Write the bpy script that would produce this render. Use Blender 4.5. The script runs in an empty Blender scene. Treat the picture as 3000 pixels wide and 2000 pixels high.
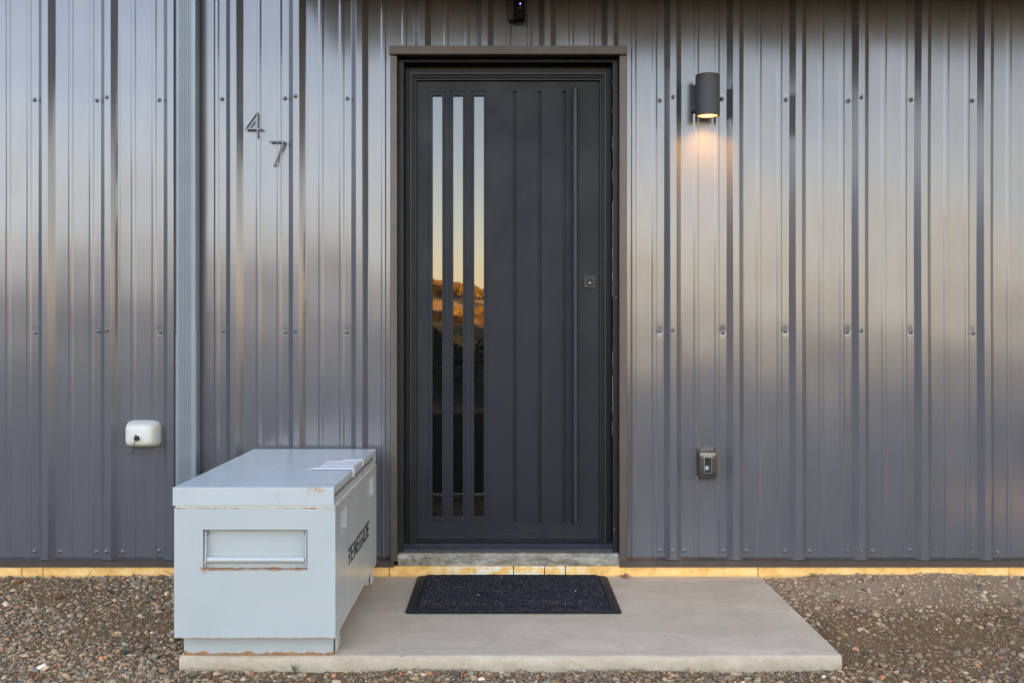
import bpy, bmesh, math, random
import numpy as np
from mathutils import Vector, Matrix, noise as mnoise

random.seed(7); rng = np.random.default_rng(7)
scene = bpy.context.scene
col = scene.collection

# ------------------------------------------------------------------ camera
CAM_Y, CAM_Z, F_PX = -5.14, 1.2, 3089.0
cam_d = bpy.data.cameras.new('camera'); cam = bpy.data.objects.new('camera', cam_d); col.objects.link(cam)
cam.location = (0, CAM_Y, CAM_Z); cam.rotation_euler = (math.pi/2, 0, 0)
cam_d.sensor_width = 36; cam_d.lens = F_PX/3000*36
cam_d.shift_x = 20/3000; cam_d.shift_y = -35/3000
cam_d.clip_end = 5000; cam_d.clip_start = 0.05
scene.camera = cam

# ------------------------------------------------------------------ sky, sun, exposure
SUN_EL, SUN_AZ = math.radians(7), math.radians(28)      # azimuth from +Y towards +X
world = bpy.data.worlds.new('World'); scene.world = world; world.use_nodes = True
wn = world.node_tree
bg = wn.nodes['Background']
sky = wn.nodes.new('ShaderNodeTexSky'); sky.sky_type = 'NISHITA'; sky.sun_disc = False
sky.sun_elevation = SUN_EL; sky.sun_rotation = SUN_AZ
sky.altitude = 900; sky.air_density = 1.0; sky.dust_density = 1.2; sky.ozone_density = 1.2
haze_tint = wn.nodes.new('ShaderNodeMix'); haze_tint.data_type = 'RGBA'; haze_tint.blend_type = 'MULTIPLY'; haze_tint.inputs[0].default_value = 1.0
haze_tint.inputs[7].default_value = (1.28, 0.955, 0.89, 1)      # warm dusk haze over the whole sky
wn.links.new(sky.outputs[0], haze_tint.inputs[6]); wn.links.new(haze_tint.outputs[2], bg.inputs[0]); bg.inputs[1].default_value = 0.15
sd = bpy.data.lights.new('sun', 'SUN'); sun = bpy.data.objects.new('sun', sd); col.objects.link(sun)
sd.energy = 5.0; sd.angle = math.radians(0.5); sd.color = (1.0, 0.62, 0.30)
sdir = Vector((math.sin(SUN_AZ)*math.cos(SUN_EL), math.cos(SUN_AZ)*math.cos(SUN_EL), math.sin(SUN_EL)))
sun.rotation_euler = sdir.to_track_quat('Z', 'Y').to_euler(); sun.location = (10, 30, 20)
vs = scene.view_settings
vs.view_transform = 'Standard'; vs.look = 'None'; vs.gamma = 1; vs.use_curve_mapping = False
vs.exposure = 3.2

# ------------------------------------------------------------------ helpers
def P(X, Y, y=0.0):
    """photo measure -> (x, z) on the upright plane at depth y"""
    d = (y - CAM_Y)/F_PX
    return (X-1480)*d, CAM_Z-(Y-965)*d
def PX(X, y=0.0): return P(X, 0, y)[0]
def PZ(Y, y=0.0): return P(0, Y, y)[1]

class MB:
    def __init__(s): s.v = []; s.f = []
    def add(s, vs_, fs):
        b = len(s.v); s.v += [tuple(p) for p in vs_]; s.f += [tuple(i+b for i in f) for f in fs]; return s
    def quad(s, a, b, c, d): return s.add([a, b, c, d], [(0, 1, 2, 3)])
    def box(s, x0, x1, y0, y1, z0, z1):
        return s.add([(x0,y0,z0),(x1,y0,z0),(x1,y1,z0),(x0,y1,z0),(x0,y0,z1),(x1,y0,z1),(x1,y1,z1),(x0,y1,z1)],
                     [(3,2,1,0),(4,5,6,7),(0,1,5,4),(1,2,6,5),(2,3,7,6),(3,0,4,7)])
    def rbox(s, x0, x1, y0, y1, z0, z1, r, seg=2):
        bm = bmesh.new(); bmesh.ops.create_cube(bm, size=1)
        for v in bm.verts:
            v.co = Vector(((x0+x1)/2+v.co.x*(x1-x0), (y0+y1)/2+v.co.y*(y1-y0), (z0+z1)/2+v.co.z*(z1-z0)))
        bmesh.ops.bevel(bm, geom=bm.edges[:], offset=r, segments=seg, profile=0.5, affect='EDGES')
        bm.verts.index_update()
        s.add([v.co[:] for v in bm.verts], [[v.index for v in f.verts] for f in bm.faces]); bm.free(); return s
    def prism(s, poly, a0, a1, axis='y'):
        """poly: 2-D points; axis: extrusion axis. y -> poly is (x,z); x -> (y,z); z -> (x,y)"""
        def m(p, a): return {'y': (p[0], a, p[1]), 'x': (a, p[0], p[1]), 'z': (p[0], p[1], a)}[axis]
        n = len(poly)
        s.add([m(p, a0) for p in poly]+[m(p, a1) for p in poly],
              [tuple(range(n)), tuple(range(2*n-1, n-1, -1))]+[(i, i+n, (i+1) % n+n, (i+1) % n) for i in range(n)])
        return s
    def tube(s, pts, r, n=12, caps=True):
        rings = []; pts = [Vector(p) for p in pts]
        rs = r if isinstance(r, (list, tuple)) else [r]*len(pts)
        b = len(s.v); up = None
        for i, p in enumerate(pts):
            t = (pts[min(i+1, len(pts)-1)]-pts[max(i-1, 0)]).normalized()
            if up is None:
                up = t.orthogonal().normalized()
            else:
                up = (up - t*up.dot(t)).normalized()
            w = t.cross(up)
            for k in range(n):
                a = 2*math.pi*k/n
                s.v.append(tuple(p+(up*math.cos(a)+w*math.sin(a))*rs[i]))
        for i in range(len(pts)-1):
            for k in range(n):
                s.f.append((b+i*n+k, b+i*n+(k+1) % n, b+(i+1)*n+(k+1) % n, b+(i+1)*n+k))
        if caps:
            s.f.append(tuple(b+k for k in range(n-1, -1, -1))); s.f.append(tuple(b+(len(pts)-1)*n+k for k in range(n)))
        return s
    def lathe(s, prof, c, axis, n=24, caps=True):
        """prof: (radius, along) pairs; axis vector; c origin"""
        axis = Vector(axis).normalized(); u = axis.orthogonal().normalized(); w = axis.cross(u); c = Vector(c); b = len(s.v)
        for r, a in prof:
            for k in range(n):
                t = 2*math.pi*k/n
                s.v.append(tuple(c+axis*a+(u*math.cos(t)+w*math.sin(t))*r))
        for i in range(len(prof)-1):
            for k in range(n):
                s.f.append((b+i*n+k, b+i*n+(k+1) % n, b+(i+1)*n+(k+1) % n, b+(i+1)*n+k))
        if caps:
            s.f.append(tuple(b+k for k in range(n-1, -1, -1))); s.f.append(tuple(b+(len(prof)-1)*n+k for k in range(n)))
        return s
    def mesh(s, name, mat, off=(0, 0, 0), smooth=False, angle=None):
        me = bpy.data.meshes.new(name)
        me.from_pydata([(p[0]-off[0], p[1]-off[1], p[2]-off[2]) for p in s.v], [], s.f); me.update()
        bm = bmesh.new(); bm.from_mesh(me); bmesh.ops.recalc_face_normals(bm, faces=bm.faces[:]); bm.to_mesh(me); bm.free()
        if smooth or angle:
            me.polygons.foreach_set('use_smooth', [True]*len(me.polygons))
            if angle: me.set_sharp_from_angle(angle=math.radians(angle))
        if mat: me.materials.append(mat)
        return me
    def build(s, name, mat, parent=None, smooth=False, angle=None, at=None):
        off = Vector(at) if at is not None else Vector((0, 0, 0))
        me = s.mesh(name, mat, off, smooth, angle)
        o = bpy.data.objects.new(name, me); col.objects.link(o)
        o.location = off
        if parent: attach(o, parent)
        return o
def world_loc(o):
    l = Vector(o.location)
    while o.parent: o = o.parent; l += Vector(o.location)
    return l
def attach(o, parent):
    o.parent = parent; o.location = Vector(o.location)-world_loc(parent)
def thing(name, label, cat, loc, group=None):
    o = bpy.data.objects.new(name, None); col.objects.link(o); o.location = loc
    o.empty_display_size = 0.05
    tag(o, label, cat, group); return o
def tag(o, label=None, cat=None, group=None, kind=None):
    if label: o['label'] = label
    if cat: o['category'] = cat
    if group: o['group'] = group
    if kind: o['kind'] = kind
    return o

def depth_grid(mb, us, vs_, depth, to3, skip=None):
    """relief: cells of constant depth with walls between them. to3(u, v, d)."""
    nu, nv = len(us)-1, len(vs_)-1
    D = [[depth((us[i]+us[i+1])/2, (vs_[j]+vs_[j+1])/2) for j in range(nv)] for i in range(nu)]
    for i in range(nu):
        for j in range(nv):
            d = D[i][j]
            if d is None: continue
            mb.quad(to3(us[i], vs_[j], d), to3(us[i+1], vs_[j], d), to3(us[i+1], vs_[j+1], d), to3(us[i], vs_[j+1], d))
            if i+1 < nu and D[i+1][j] is not None and abs(D[i+1][j]-d) > 1e-7:
                e = D[i+1][j]; mb.quad(to3(us[i+1], vs_[j], d), to3(us[i+1], vs_[j], e), to3(us[i+1], vs_[j+1], e), to3(us[i+1], vs_[j+1], d))
            if j+1 < nv and D[i][j+1] is not None and abs(D[i][j+1]-d) > 1e-7:
                e = D[i][j+1]; mb.quad(to3(us[i], vs_[j+1], d), to3(us[i+1], vs_[j+1], d), to3(us[i+1], vs_[j+1], e), to3(us[i], vs_[j+1], e))
    return mb

# ---- node helpers
class NT:
    def __init__(s, name):
        s.m = bpy.data.materials.new(name); s.m.use_nodes = True; s.t = s.m.node_tree; s.n = s.t.nodes
        s.b = s.n['Principled BSDF']; s.out = s.n['Material Output']; s._tc = None
    def tc(s, which='Object'):
        if s._tc is None: s._tc = s.n.new('ShaderNodeTexCoord')
        return s._tc.outputs[which]
    def new(s, t): return s.n.new(t)
    def link(s, a, b): s.t.links.new(a, b)
    def put(s, sock, v):
        if hasattr(v, 'is_linked') or isinstance(v, bpy.types.NodeSocket): s.link(v, sock)
        else:
            if sock.type == 'RGBA' and len(v) == 3: v = (*v, 1)
            sock.default_value = v
    def math(s, op, a, b=None, c=None, clamp=False):
        n = s.new('ShaderNodeMath'); n.operation = op; n.use_clamp = clamp
        s.put(n.inputs[0], a)
        if b is not None: s.put(n.inputs[1], b)
        if c is not None: s.put(n.inputs[2], c)
        return n.outputs[0]
    def noise(s, scale=5, detail=3, rough=0.55, stretch=None, vec=None, dist=0.0):
        n = s.new('ShaderNodeTexNoise'); n.inputs['Scale'].default_value = scale; n.inputs['Detail'].default_value = detail
        n.inputs['Roughness'].default_value = rough; n.inputs['Distortion'].default_value = dist
        v = vec or s.tc()
        if stretch:
            mp = s.new('ShaderNodeMapping'); mp.inputs['Scale'].default_value = stretch; s.link(v, mp.inputs[0]); v = mp.outputs[0]
        s.link(v, n.inputs['Vector']); return n.outputs['Fac']
    def ramp(s, fac, stops):
        n = s.new('ShaderNodeValToRGB'); e = n.color_ramp.elements
        while len(e) < len(stops): e.new(0.5)
        for el, (p, c) in zip(e, stops):
            el.position = p; el.color = (c, c, c, 1) if isinstance(c, (int, float)) else (*c, 1)
        s.link(fac, n.inputs[0]); return n.outputs[0]
    def mix(s, fac, a, b, mode='MIX'):
        n = s.new('ShaderNodeMix'); n.data_type = 'RGBA'; n.blend_type = mode
        s.put(n.inputs[0], fac); s.put(n.inputs[6], a); s.put(n.inputs[7], b); return n.outputs[2]
    def sep(s, v=None):
        n = s.new('ShaderNodeSeparateXYZ'); s.link(v or s.tc(), n.inputs[0]); return n.outputs
    def bump(s, h, dist=0.002, strength=1.0, prev=None):
        n = s.new('ShaderNodeBump'); n.inputs['Distance'].default_value = dist; n.inputs['Strength'].default_value = strength
        s.link(h, n.inputs['Height'])
        if prev is not None: s.link(prev, n.inputs['Normal'])
        return n.outputs[0]
    def set(s, **k):
        names = dict(color='Base Color', rough='Roughness', metal='Metallic', ior='IOR', normal='Normal', coat='Coat Weight',
                     coatr='Coat Roughness', spec='Specular IOR Level', emit='Emission Color', estr='Emission Strength', alpha='Alpha', trans='Transmission Weight')
        for a, v in k.items(): s.put(s.b.inputs[names[a]], v)
        return s.m

def simple(name, c, rough=0.5, metal=0.0, var=0.08, scale=30, bump=0.0, bscale=300, **k):
    t = NT(name)
    f = t.noise(scale, 4)
    lo = tuple(x*(1-var) for x in c); hi = tuple(min(1, x*(1+var)) for x in c)
    cc = t.ramp(f, [(0.3, lo), (0.7, hi)])
    kw = dict(color=cc, rough=rough, metal=metal); kw.update(k)
    if bump: kw['normal'] = t.bump(t.noise(bscale, 2), bump)
    return t.set(**kw)

# ------------------------------------------------------------------ materials
def mat_wall():
    t = NT('wall_steel')
    f = t.noise(2.2, 3, stretch=(6, 1, 1))
    c = t.ramp(f, [(0.3, (0.144, 0.147, 0.161)), (0.7, (0.157, 0.159, 0.172))])
    x, y, z = t.sep()
    dust = t.math('MULTIPLY', t.ramp(t.noise(9, 6, 0.7), [(0.45, 0), (0.75, 1)]), t.math('SUBTRACT', 1.0, t.math('MULTIPLY', z, 1.6), clamp=True))
    dust2 = t.math('MULTIPLY', t.ramp(t.noise(420, 2, 0.6), [(0.66, 0), (0.72, 1)]), t.math('SUBTRACT', 1.1, t.math('MULTIPLY', z, 1.2), clamp=True))
    c = t.mix(t.math('MULTIPLY', dust, 0.06), c, (0.36, 0.31, 0.25))
    c = t.mix(t.math('MULTIPLY', dust2, 0.25), c, (0.45, 0.40, 0.33))
    r = t.ramp(t.noise(3, 3, stretch=(3, 1, 1)), [(0.3, 0.185), (0.7, 0.205)])
    return t.set(color=c, rough=r, metal=0.38)
M = {}
M['wall'] = mat_wall()
M['downspout'] = simple('downspout_paint', (0.20, 0.23, 0.25), 0.42, 0.35, var=0.06, scale=6)
M['bronze'] = simple('bronze_trim', (0.085, 0.066, 0.055), 0.38, 0.25, var=0.12, scale=12, bump=0.0002)
M['soffit'] = simple('soffit_brown', (0.075, 0.058, 0.047), 0.55, 0.1)
M['screw'] = simple('screw_paint', (0.155, 0.16, 0.165), 0.38, 0.6)
M['door'] = simple('door_black_paint', (0.0125, 0.0140, 0.0180), 0.46, 0.0, var=0.14, scale=7, bump=0.0003, bscale=260, spec=0.22)
def mat_door():
    t = NT('door_black_enamel')
    c = t.ramp(t.noise(6, 4, 0.6, stretch=(1, 1, 0.5)), [(0.3, (0.0098, 0.0118, 0.0170)), (0.7, (0.0125, 0.0145, 0.0200))])
    sp = t.ramp(t.noise(85, 2, 0.5), [(0.80, 0), (0.83, 1)])
    c = t.mix(t.math('MULTIPLY', sp, 0.5), c, (0.16, 0.16, 0.15))
    x, y, z = t.sep()
    low = t.math('SUBTRACT', 1.0, t.math('MULTIPLY', t.math('SUBTRACT', z, 0.16), 9), clamp=True)
    d = t.math('MULTIPLY', low, t.ramp(t.noise(20, 5, 0.7, stretch=(1, 1, 3)), [(0.4, 0), (0.75, 1)]))
    c = t.mix(t.math('MULTIPLY', d, 0.25), c, (0.10, 0.085, 0.07))
    sm = t.ramp(t.noise(5, 5, 0.65), [(0.35, 0.40), (0.7, 0.54)])
    return t.set(color=c, rough=sm, spec=0.26, normal=t.bump(t.noise(260, 2), 0.0003))
M['door'] = mat_door()
M['caulk'] = simple('old_pale_caulk', (0.32, 0.34, 0.30), 0.7, var=0.4, scale=80)
M['frame'] = simple('frame_black_paint', (0.009, 0.010, 0.012), 0.42, 0.0, var=0.3, scale=14, spec=0.3)
def mat_sill():
    t = NT('sill_worn_black')
    f = t.ramp(t.noise(18, 6, 0.7, stretch=(1, 1, 3)), [(0.52, 0), (0.70, 1)])
    s = t.ramp(t.noise(60, 5, 0.7, stretch=(0.5, 1, 2)), [(0.60, 0), (0.68, 1)])
    c = t.mix(t.math('MULTIPLY', f, 0.5), (0.005, 0.0055, 0.008), (0.022, 0.024, 0.027))
    c = t.mix(t.math('MULTIPLY', s, 0.30), c, (0.24, 0.20, 0.16))
    return t.set(color=c, rough=0.45)
M['sill'] = mat_sill()
def mat_glass():
    t = NT('tinted_mirror_glass')
    d = t.ramp(t.noise(160, 4, 0.7), [(0.62, 0), (0.75, 1)])
    c = t.mix(t.math('MULTIPLY', d, 0.05), (0.003, 0.003, 0.003), (0.3, 0.28, 0.25))
    return t.set(color=c, rough=0.012, ior=1.8, normal=t.bump(t.noise(5, 1), 0.00025))
M['glass'] = mat_glass()
M['brass'] = simple('brass', (0.75, 0.52, 0.22), 0.3, 1.0)
M['lock'] = simple('lock_plate_metal', (0.014, 0.015, 0.017), 0.45, 0.1)
M['handle'] = simple('handle_black', (0.013, 0.0145, 0.018), 0.42, 0.0, bump=0.0001, spec=0.42)
M['digit_face'] = simple('brushed_nickel', (0.20, 0.205, 0.20), 0.5, 0.3)
M['digit_side'] = simple('shaded_numeral_edge', (0.012, 0.012, 0.013), 0.5)  # shadow on numeral sides and undersides put into a dark colour
M['dark'] = simple('dark_plastic', (0.006, 0.006, 0.007), 0.4)
M['camera_black'] = simple('camera_matt_black', (0.0025, 0.0025, 0.003), 0.6, spec=0.12)
M['rubber'] = simple('black_rubber', (0.006, 0.006, 0.0065), 0.6)
def mat_foam():
    t = NT('yellow_insulation_foam')
    f = t.noise(11, 5, 0.6)
    c = t.ramp(f, [(0.28, (0.70, 0.37, 0.09)), (0.5, (0.94, 0.56, 0.18)), (0.72, (0.96, 0.66, 0.29))])
    x, y, z = t.sep()
    # cream areas where the skin has worn off, in front of the door
    m = t.math('MULTIPLY', t.math('SUBTRACT', 1.0, t.math('MULTIPLY', t.math('ABSOLUTE', t.math('SUBTRACT', x, 0.03)), 2.4), clamp=True), 1.6, clamp=True)
    w = t.math('MULTIPLY', t.ramp(t.noise(22, 2, stretch=(1, 1, 1.6)), [(0.47, 0), (0.53, 1)]), m)
    c = t.mix(w, c, (0.88, 0.77, 0.55))
    dirt = t.ramp(t.noise(40, 5, 0.75), [(0.53, 0), (0.68, 1)])
    c = t.mix(t.math('MULTIPLY', dirt, 0.42), c, (0.36, 0.22, 0.09))
    low = t.math('SUBTRACT', 1.0, t.math('MULTIPLY', t.math('SUBTRACT', z, -0.004), 60), clamp=True)
    c = t.mix(t.math('MULTIPLY', low, 0.55), c, (0.35, 0.22, 0.11))
    return t.set(color=c, rough=0.85, normal=t.bump(t.noise(120, 4), 0.0012))
M['foam'] = mat_foam()
def mat_concrete(name, c1, c2, bump=0.0015, rough_face=False):
    t = NT(name)
    a = t.noise(2.3, 5, 0.6); b = t.noise(60, 5, 0.7)
    c = t.ramp(a, [(0.3, c1), (0.7, c2)])
    c = t.mix(t.math('MULTIPLY', t.ramp(b, [(0.35, 1), (0.5, 0)]), 0.25), c, tuple(x*0.6 for x in c1))
    x, y, z = t.sep()
    brush = t.noise(5, 4, 0.6, stretch=(1.0, 60, 1))
    c = t.mix(t.math('MULTIPLY', t.ramp(brush, [(0.4, 0), (0.65, 1)]), 0.16), c, tuple(x*0.72 for x in c1))
    sp = t.ramp(t.noise(38, 3, 0.5, stretch=(0.6, 1.5, 1)), [(0.70, 0), (0.725, 1)])
    c = t.mix(t.math('MULTIPLY', sp, 0.7), c, (0.16, 0.11, 0.075))
    big = t.ramp(t.noise(1.3, 3, 0.6, stretch=(1, 2.2, 1)), [(0.35, 0), (0.65, 1)])
    c = t.mix(t.math('MULTIPLY', big, 0.50), c, tuple(x*0.76 for x in c1))
    med = t.ramp(t.noise(5.5, 5, 0.7, dist=0.8), [(0.48, 0), (0.66, 1)])
    c = t.mix(t.math('MULTIPLY', med, 0.42), c, tuple(x*0.72 for x in c1))
    pale = t.ramp(t.noise(3.1, 5, 0.7, stretch=(1, 1.7, 1)), [(0.56, 0), (0.70, 1)])
    c = t.mix(t.math('MULTIPLY', pale, 0.30), c, tuple(min(0.9, x*1.22) for x in c2))
    h = t.math('ADD', t.math('MULTIPLY', b, 0.4), t.math('MULTIPLY', brush, 0.35))
    return t.set(color=c, rough=0.82, normal=t.bump(h, bump))
M['concrete'] = mat_concrete('slab_concrete', (0.54, 0.452, 0.328), (0.63, 0.535, 0.395), 0.0014)
def mat_slab_edge():
    t = NT('slab_edge_concrete')
    a = t.noise(9, 6, 0.65)
    c = t.ramp(a, [(0.3, (0.46, 0.37, 0.245)), (0.7, (0.62, 0.515, 0.365))])
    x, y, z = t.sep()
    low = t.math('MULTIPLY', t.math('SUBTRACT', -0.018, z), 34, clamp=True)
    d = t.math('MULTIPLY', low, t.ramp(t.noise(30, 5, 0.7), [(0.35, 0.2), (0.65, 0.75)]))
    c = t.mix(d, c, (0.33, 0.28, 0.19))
    pits = t.ramp(t.noise(130, 3, 0.6), [(0.28, 1), (0.36, 0)])
    c = t.mix(t.math('MULTIPLY', pits, 0.6), c, (0.15, 0.13, 0.10))
    return t.set(color=c, rough=0.9, normal=t.bump(t.noise(70, 5, 0.7), 0.005))
M['slab_edge'] = mat_slab_edge()
def mat_curb():
    t = NT('rough_curb_concrete')
    a = t.noise(13, 6, 0.7, stretch=(0.6, 1, 1.6))
    c = t.ramp(a, [(0.32, (0.14, 0.115, 0.08)), (0.47, (0.30, 0.26, 0.19)), (0.60, (0.44, 0.40, 0.33)), (0.72, (0.68, 0.67, 0.65))])
    cr = t.ramp(t.noise(34, 4, 0.6, dist=1.5), [(0.30, 1), (0.37, 0)])
    c = t.mix(t.math('MULTIPLY', cr, 0.85), c, (0.08, 0.06, 0.04))
    return t.set(color=c, rough=0.9, normal=t.bump(t.noise(40, 6, 0.7), 0.010))
M['curb'] = mat_curb()

def mat_box(name='chest_paint'):
    t = NT(name)
    f = t.noise(3, 4)
    c = t.ramp(f, [(0.3, (0.437, 0.463, 0.446)), (0.7, (0.472, 0.498, 0.480))])
    x, y, z = t.sep()
    nf = t.noise(26, 6, 0.72); nb = t.noise(8, 4, 0.6)
    xm = t.math('LESS_THAN', t.math('ABSOLUTE', x), 0.194); fm = t.math('MULTIPLY', xm, t.math('LESS_THAN', y, -0.55))
    def band(zc, w, lo, hi, s=1.0):
        b = t.math('SUBTRACT', 1.0, t.math('DIVIDE', t.math('ABSOLUTE', t.math('SUBTRACT', z, zc)), w), clamp=True)
        k = t.math('ADD', t.math('MULTIPLY', nf, 0.75), t.math('MULTIPLY', nb, 0.25))
        return t.math('MULTIPLY', t.ramp(t.math('ADD', t.math('MULTIPLY', b, 0.5), k), [(lo, 0), (hi, 1)]), s)
    r = band(0.002, 0.028, 0.79, 0.92)
    r = t.math('MAXIMUM', r, band(0.081, 0.010, 0.90, 1.0))
    r = t.math('MAXIMUM', r, band(0.551, 0.008, 0.92, 1.02))
    r = t.math('MAXIMUM', r, t.math('MULTIPLY', fm, band(0.328, 0.009, 0.80, 0.94, 0.9)))
    r = t.math('MAXIMUM', r, t.math('MULTIPLY', fm, band(0.4735, 0.004, 0.88, 0.98, 0.8)))
    ed = t.math('SUBTRACT', 1.0, t.math('MULTIPLY', t.math('ABSOLUTE', t.math('SUBTRACT', x, 0.292)), 220), clamp=True)
    ed = t.math('MULTIPLY', ed, t.math('LESS_THAN', y, -0.602))
    r = t.math('MAXIMUM', r, t.ramp(t.math('ADD', t.math('MULTIPLY', ed, 0.35), t.math('MULTIPLY', t.noise(14, 5, 0.7), 0.8)), [(0.74, 0), (0.84, 0.9)]))
    hc = t.new('ShaderNodeVectorMath'); hc.operation = 'DISTANCE'; t.link(t.tc(), hc.inputs[0]); hc.inputs[1].default_value = (-0.188, -0.611, 0.330)
    r = t.math('MAXIMUM', r, t.ramp(t.math('ADD', t.math('MULTIPLY', t.math('SUBTRACT', 1.0, t.math('MULTIPLY', hc.outputs['Value'], 26), clamp=True), 0.6), nf), [(0.82, 0), (0.95, 1)]))
    sp = t.ramp(t.noise(70, 3, 0.6), [(0.70, 0), (0.74, 1)])
    sp = t.math('MULTIPLY', sp, t.ramp(t.noise(4, 2), [(0.47, 0), (0.58, 1)]))
    r = t.math('MAXIMUM', r, t.math('MULTIPLY', sp, 0.85))
    rc = t.ramp(t.noise(70, 5, 0.7), [(0.3, (0.16, 0.055, 0.018)), (0.6, (0.42, 0.20, 0.06)), (0.8, (0.60, 0.38, 0.15))])
    dirt = t.math('MULTIPLY', t.ramp(t.noise(6, 6, 0.7, stretch=(1, 1, 0.3)), [(0.5, 0), (0.8, 1)]), 0.10)
    ln = t.math('LESS_THAN', t.math('ABSOLUTE', t.math('SUBTRACT', z, 0.378)), 0.0007)
    c = t.mix(t.math('MULTIPLY', ln, 0.3), c, (0.62, 0.66, 0.69))
    c = t.mix(dirt, c, (0.36, 0.33, 0.27))
    c = t.mix(r, c, rc)
    rr = t.math('ADD', t.math('MULTIPLY', r, 0.45), 0.27)
    n = t.bump(t.noise(350, 2), 0.00012)
    n = t.bump(r, 0.0006, 1.0, n)
    n = t.bump(t.noise(2.6, 2), 0.010, 1.0, n)
    return t.set(color=c, rough=rr, normal=n, spec=0.6)
M['box'] = mat_box()
def mat_lid():
    t = NT('chest_lid_paint')
    f = t.noise(3, 4)
    c = t.ramp(f, [(0.3, (0.455, 0.482, 0.470)), (0.7, (0.49, 0.518, 0.505))])
    g = t.new('ShaderNodeNewGeometry'); gx, gy, gz = t.sep(g.outputs['Position'])
    # rust bloom at the front right corner of the lid
    def blob(cx, cy, cz, rad):
        d = t.new('ShaderNodeVectorMath'); d.operation = 'DISTANCE'; t.link(g.outputs['Position'], d.inputs[0]); d.inputs[1].default_value = (cx, cy, cz)
        return t.math('SUBTRACT', 1.0, t.math('DIVIDE', d.outputs['Value'], rad), clamp=True)
    b = t.math('MAXIMUM', blob(-0.69, -1.30, 0.617, 0.085), t.math('MULTIPLY', blob(-0.64, -1.24, 0.628, 0.09), 0.8))
    k = t.math('ADD', t.math('MULTIPLY', b, 0.40), t.math('ADD', t.math('MULTIPLY', t.noise(22, 6, 0.75, dist=1.2), 1.3), -0.20))
    r = t.math('MULTIPLY', t.ramp(k, [(0.74, 0), (0.90, 1)]), t.math('MULTIPLY', b, 5, clamp=True))
    scuff = t.math('MULTIPLY', t.ramp(t.noise(8, 6, 0.75, stretch=(1, 2, 1)), [(0.50, 0), (0.9, 1)]), 0.10)
    c = t.mix(scuff, c, (0.50, 0.46, 0.44))
    rc = t.ramp(t.noise(60, 5, 0.7), [(0.3, (0.28, 0.14, 0.05)), (0.7, (0.58, 0.36, 0.16))])
    c = t.mix(t.math('MULTIPLY', r, 0.85), c, rc)
    rr = t.math('ADD', t.ramp(t.noise(10, 4), [(0.3, 0.26), (0.7, 0.36)]), t.math('MULTIPLY', r, 0.3))
    return t.set(color=c, rough=rr, spec=0.6, normal=t.bump(t.noise(300, 2), 0.00012))
M['lid'] = mat_lid()
M['groove'] = simple('lid_channel_shade', (0.17, 0.145, 0.115), 0.6, var=0.35, scale=25)  # brown shade of the recessed lid channel, put into the colour
M['gasket'] = simple('cream_gasket', (0.72, 0.64, 0.52), 0.6, var=0.15, scale=20)
M['ink'] = simple('black_lettering', (0.009, 0.010, 0.012), 0.5)
def mat_paper():
    t = NT('weathered_paper')
    c = t.ramp(t.noise(24, 5, 0.65), [(0.3, (0.66, 0.63, 0.62)), (0.7, (0.86, 0.83, 0.83))])
    ln = t.math('MULTIPLY', t.ramp(t.noise(40, 2, 0.5, stretch=(0.5, 4, 1)), [(0.50, 0), (0.56, 1)]), 0.30)
    c = t.mix(ln, c, (0.40, 0.37, 0.38))
    return t.set(color=c, rough=0.6, normal=t.bump(t.noise(60, 4), 0.0012))
M['paper'] = mat_paper()
M['tape'] = simple('white_tape', (0.90, 0.91, 0.93), 0.45, var=0.05)
def mat_mat():
    t = NT('doormat_carpet')
    a = t.noise(110, 5, 0.8, stretch=(0.7, 1, 1)); b = t.noise(6, 4, 0.75, stretch=(0.7, 4, 1))
    c = t.ramp(a, [(0.36, (0.003, 0.004, 0.005)), (0.50, (0.017, 0.020, 0.027)), (0.64, (0.070, 0.075, 0.087))])
    g = t.ramp(t.noise(120, 4, 0.85, stretch=(0.5, 1, 1)), [(0.55, 0), (0.66, 1)])
    g = t.math('MULTIPLY', g, t.ramp(b, [(0.44, 0.0), (0.64, 0.9)]))
    c = t.mix(g, c, (0.17, 0.115, 0.07))
    w = t.ramp(t.noise(95, 3, 0.6), [(0.735, 0), (0.76, 1)])
    c = t.mix(w, c, (0.45, 0.45, 0.44))
    return t.set(color=c, rough=0.95, spec=0.2, normal=t.bump(a, 0.004))
M['carpet'] = mat_mat()
M['mat_rubber'] = simple('doormat_rubber', (0.014, 0.015, 0.018), 0.62, var=0.4, scale=40, bump=0.0006, bscale=150)
M['lamp'] = simple('lamp_grey_powdercoat', (0.056, 0.060, 0.067), 0.55, 0.1, bump=0.0003, bscale=900)
M['cover_white'] = None
def mat_cover():
    t = NT('cream_faucet_cover')
    c = t.ramp(t.noise(7, 4), [(0.3, (0.58, 0.555, 0.47)), (0.7, (0.64, 0.62, 0.54))])
    x, y, z = t.sep()
    d = t.math('MULTIPLY', t.math('SUBTRACT', -0.035, z), 22, clamp=True)
    c = t.mix(t.math('MULTIPLY', t.math('MULTIPLY', d, t.ramp(t.noise(22, 4, 0.7), [(0.35, 0.1), (0.65, 1)])), 0.55), c, (0.42, 0.34, 0.20))
    return t.set(color=c, rough=0.5)
M['cover_white'] = mat_cover()
M['outlet_bronze'] = simple('outlet_bronze_plastic', (0.115, 0.108, 0.102), 0.26, 0.8)
M['outlet_window'] = simple('outlet_clear_window', (0.035, 0.037, 0.036), 0.05, 0.0, ior=1.9)
M['outlet_grey'] = simple('outlet_grey_plastic', (0.30, 0.31, 0.30), 0.35)
M['outlet_white'] = simple('outlet_white_plastic', (0.6, 0.6, 0.58), 0.4)
M['wood'] = simple('dry_twig', (0.16, 0.11, 0.07), 0.8, var=0.3)
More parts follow.
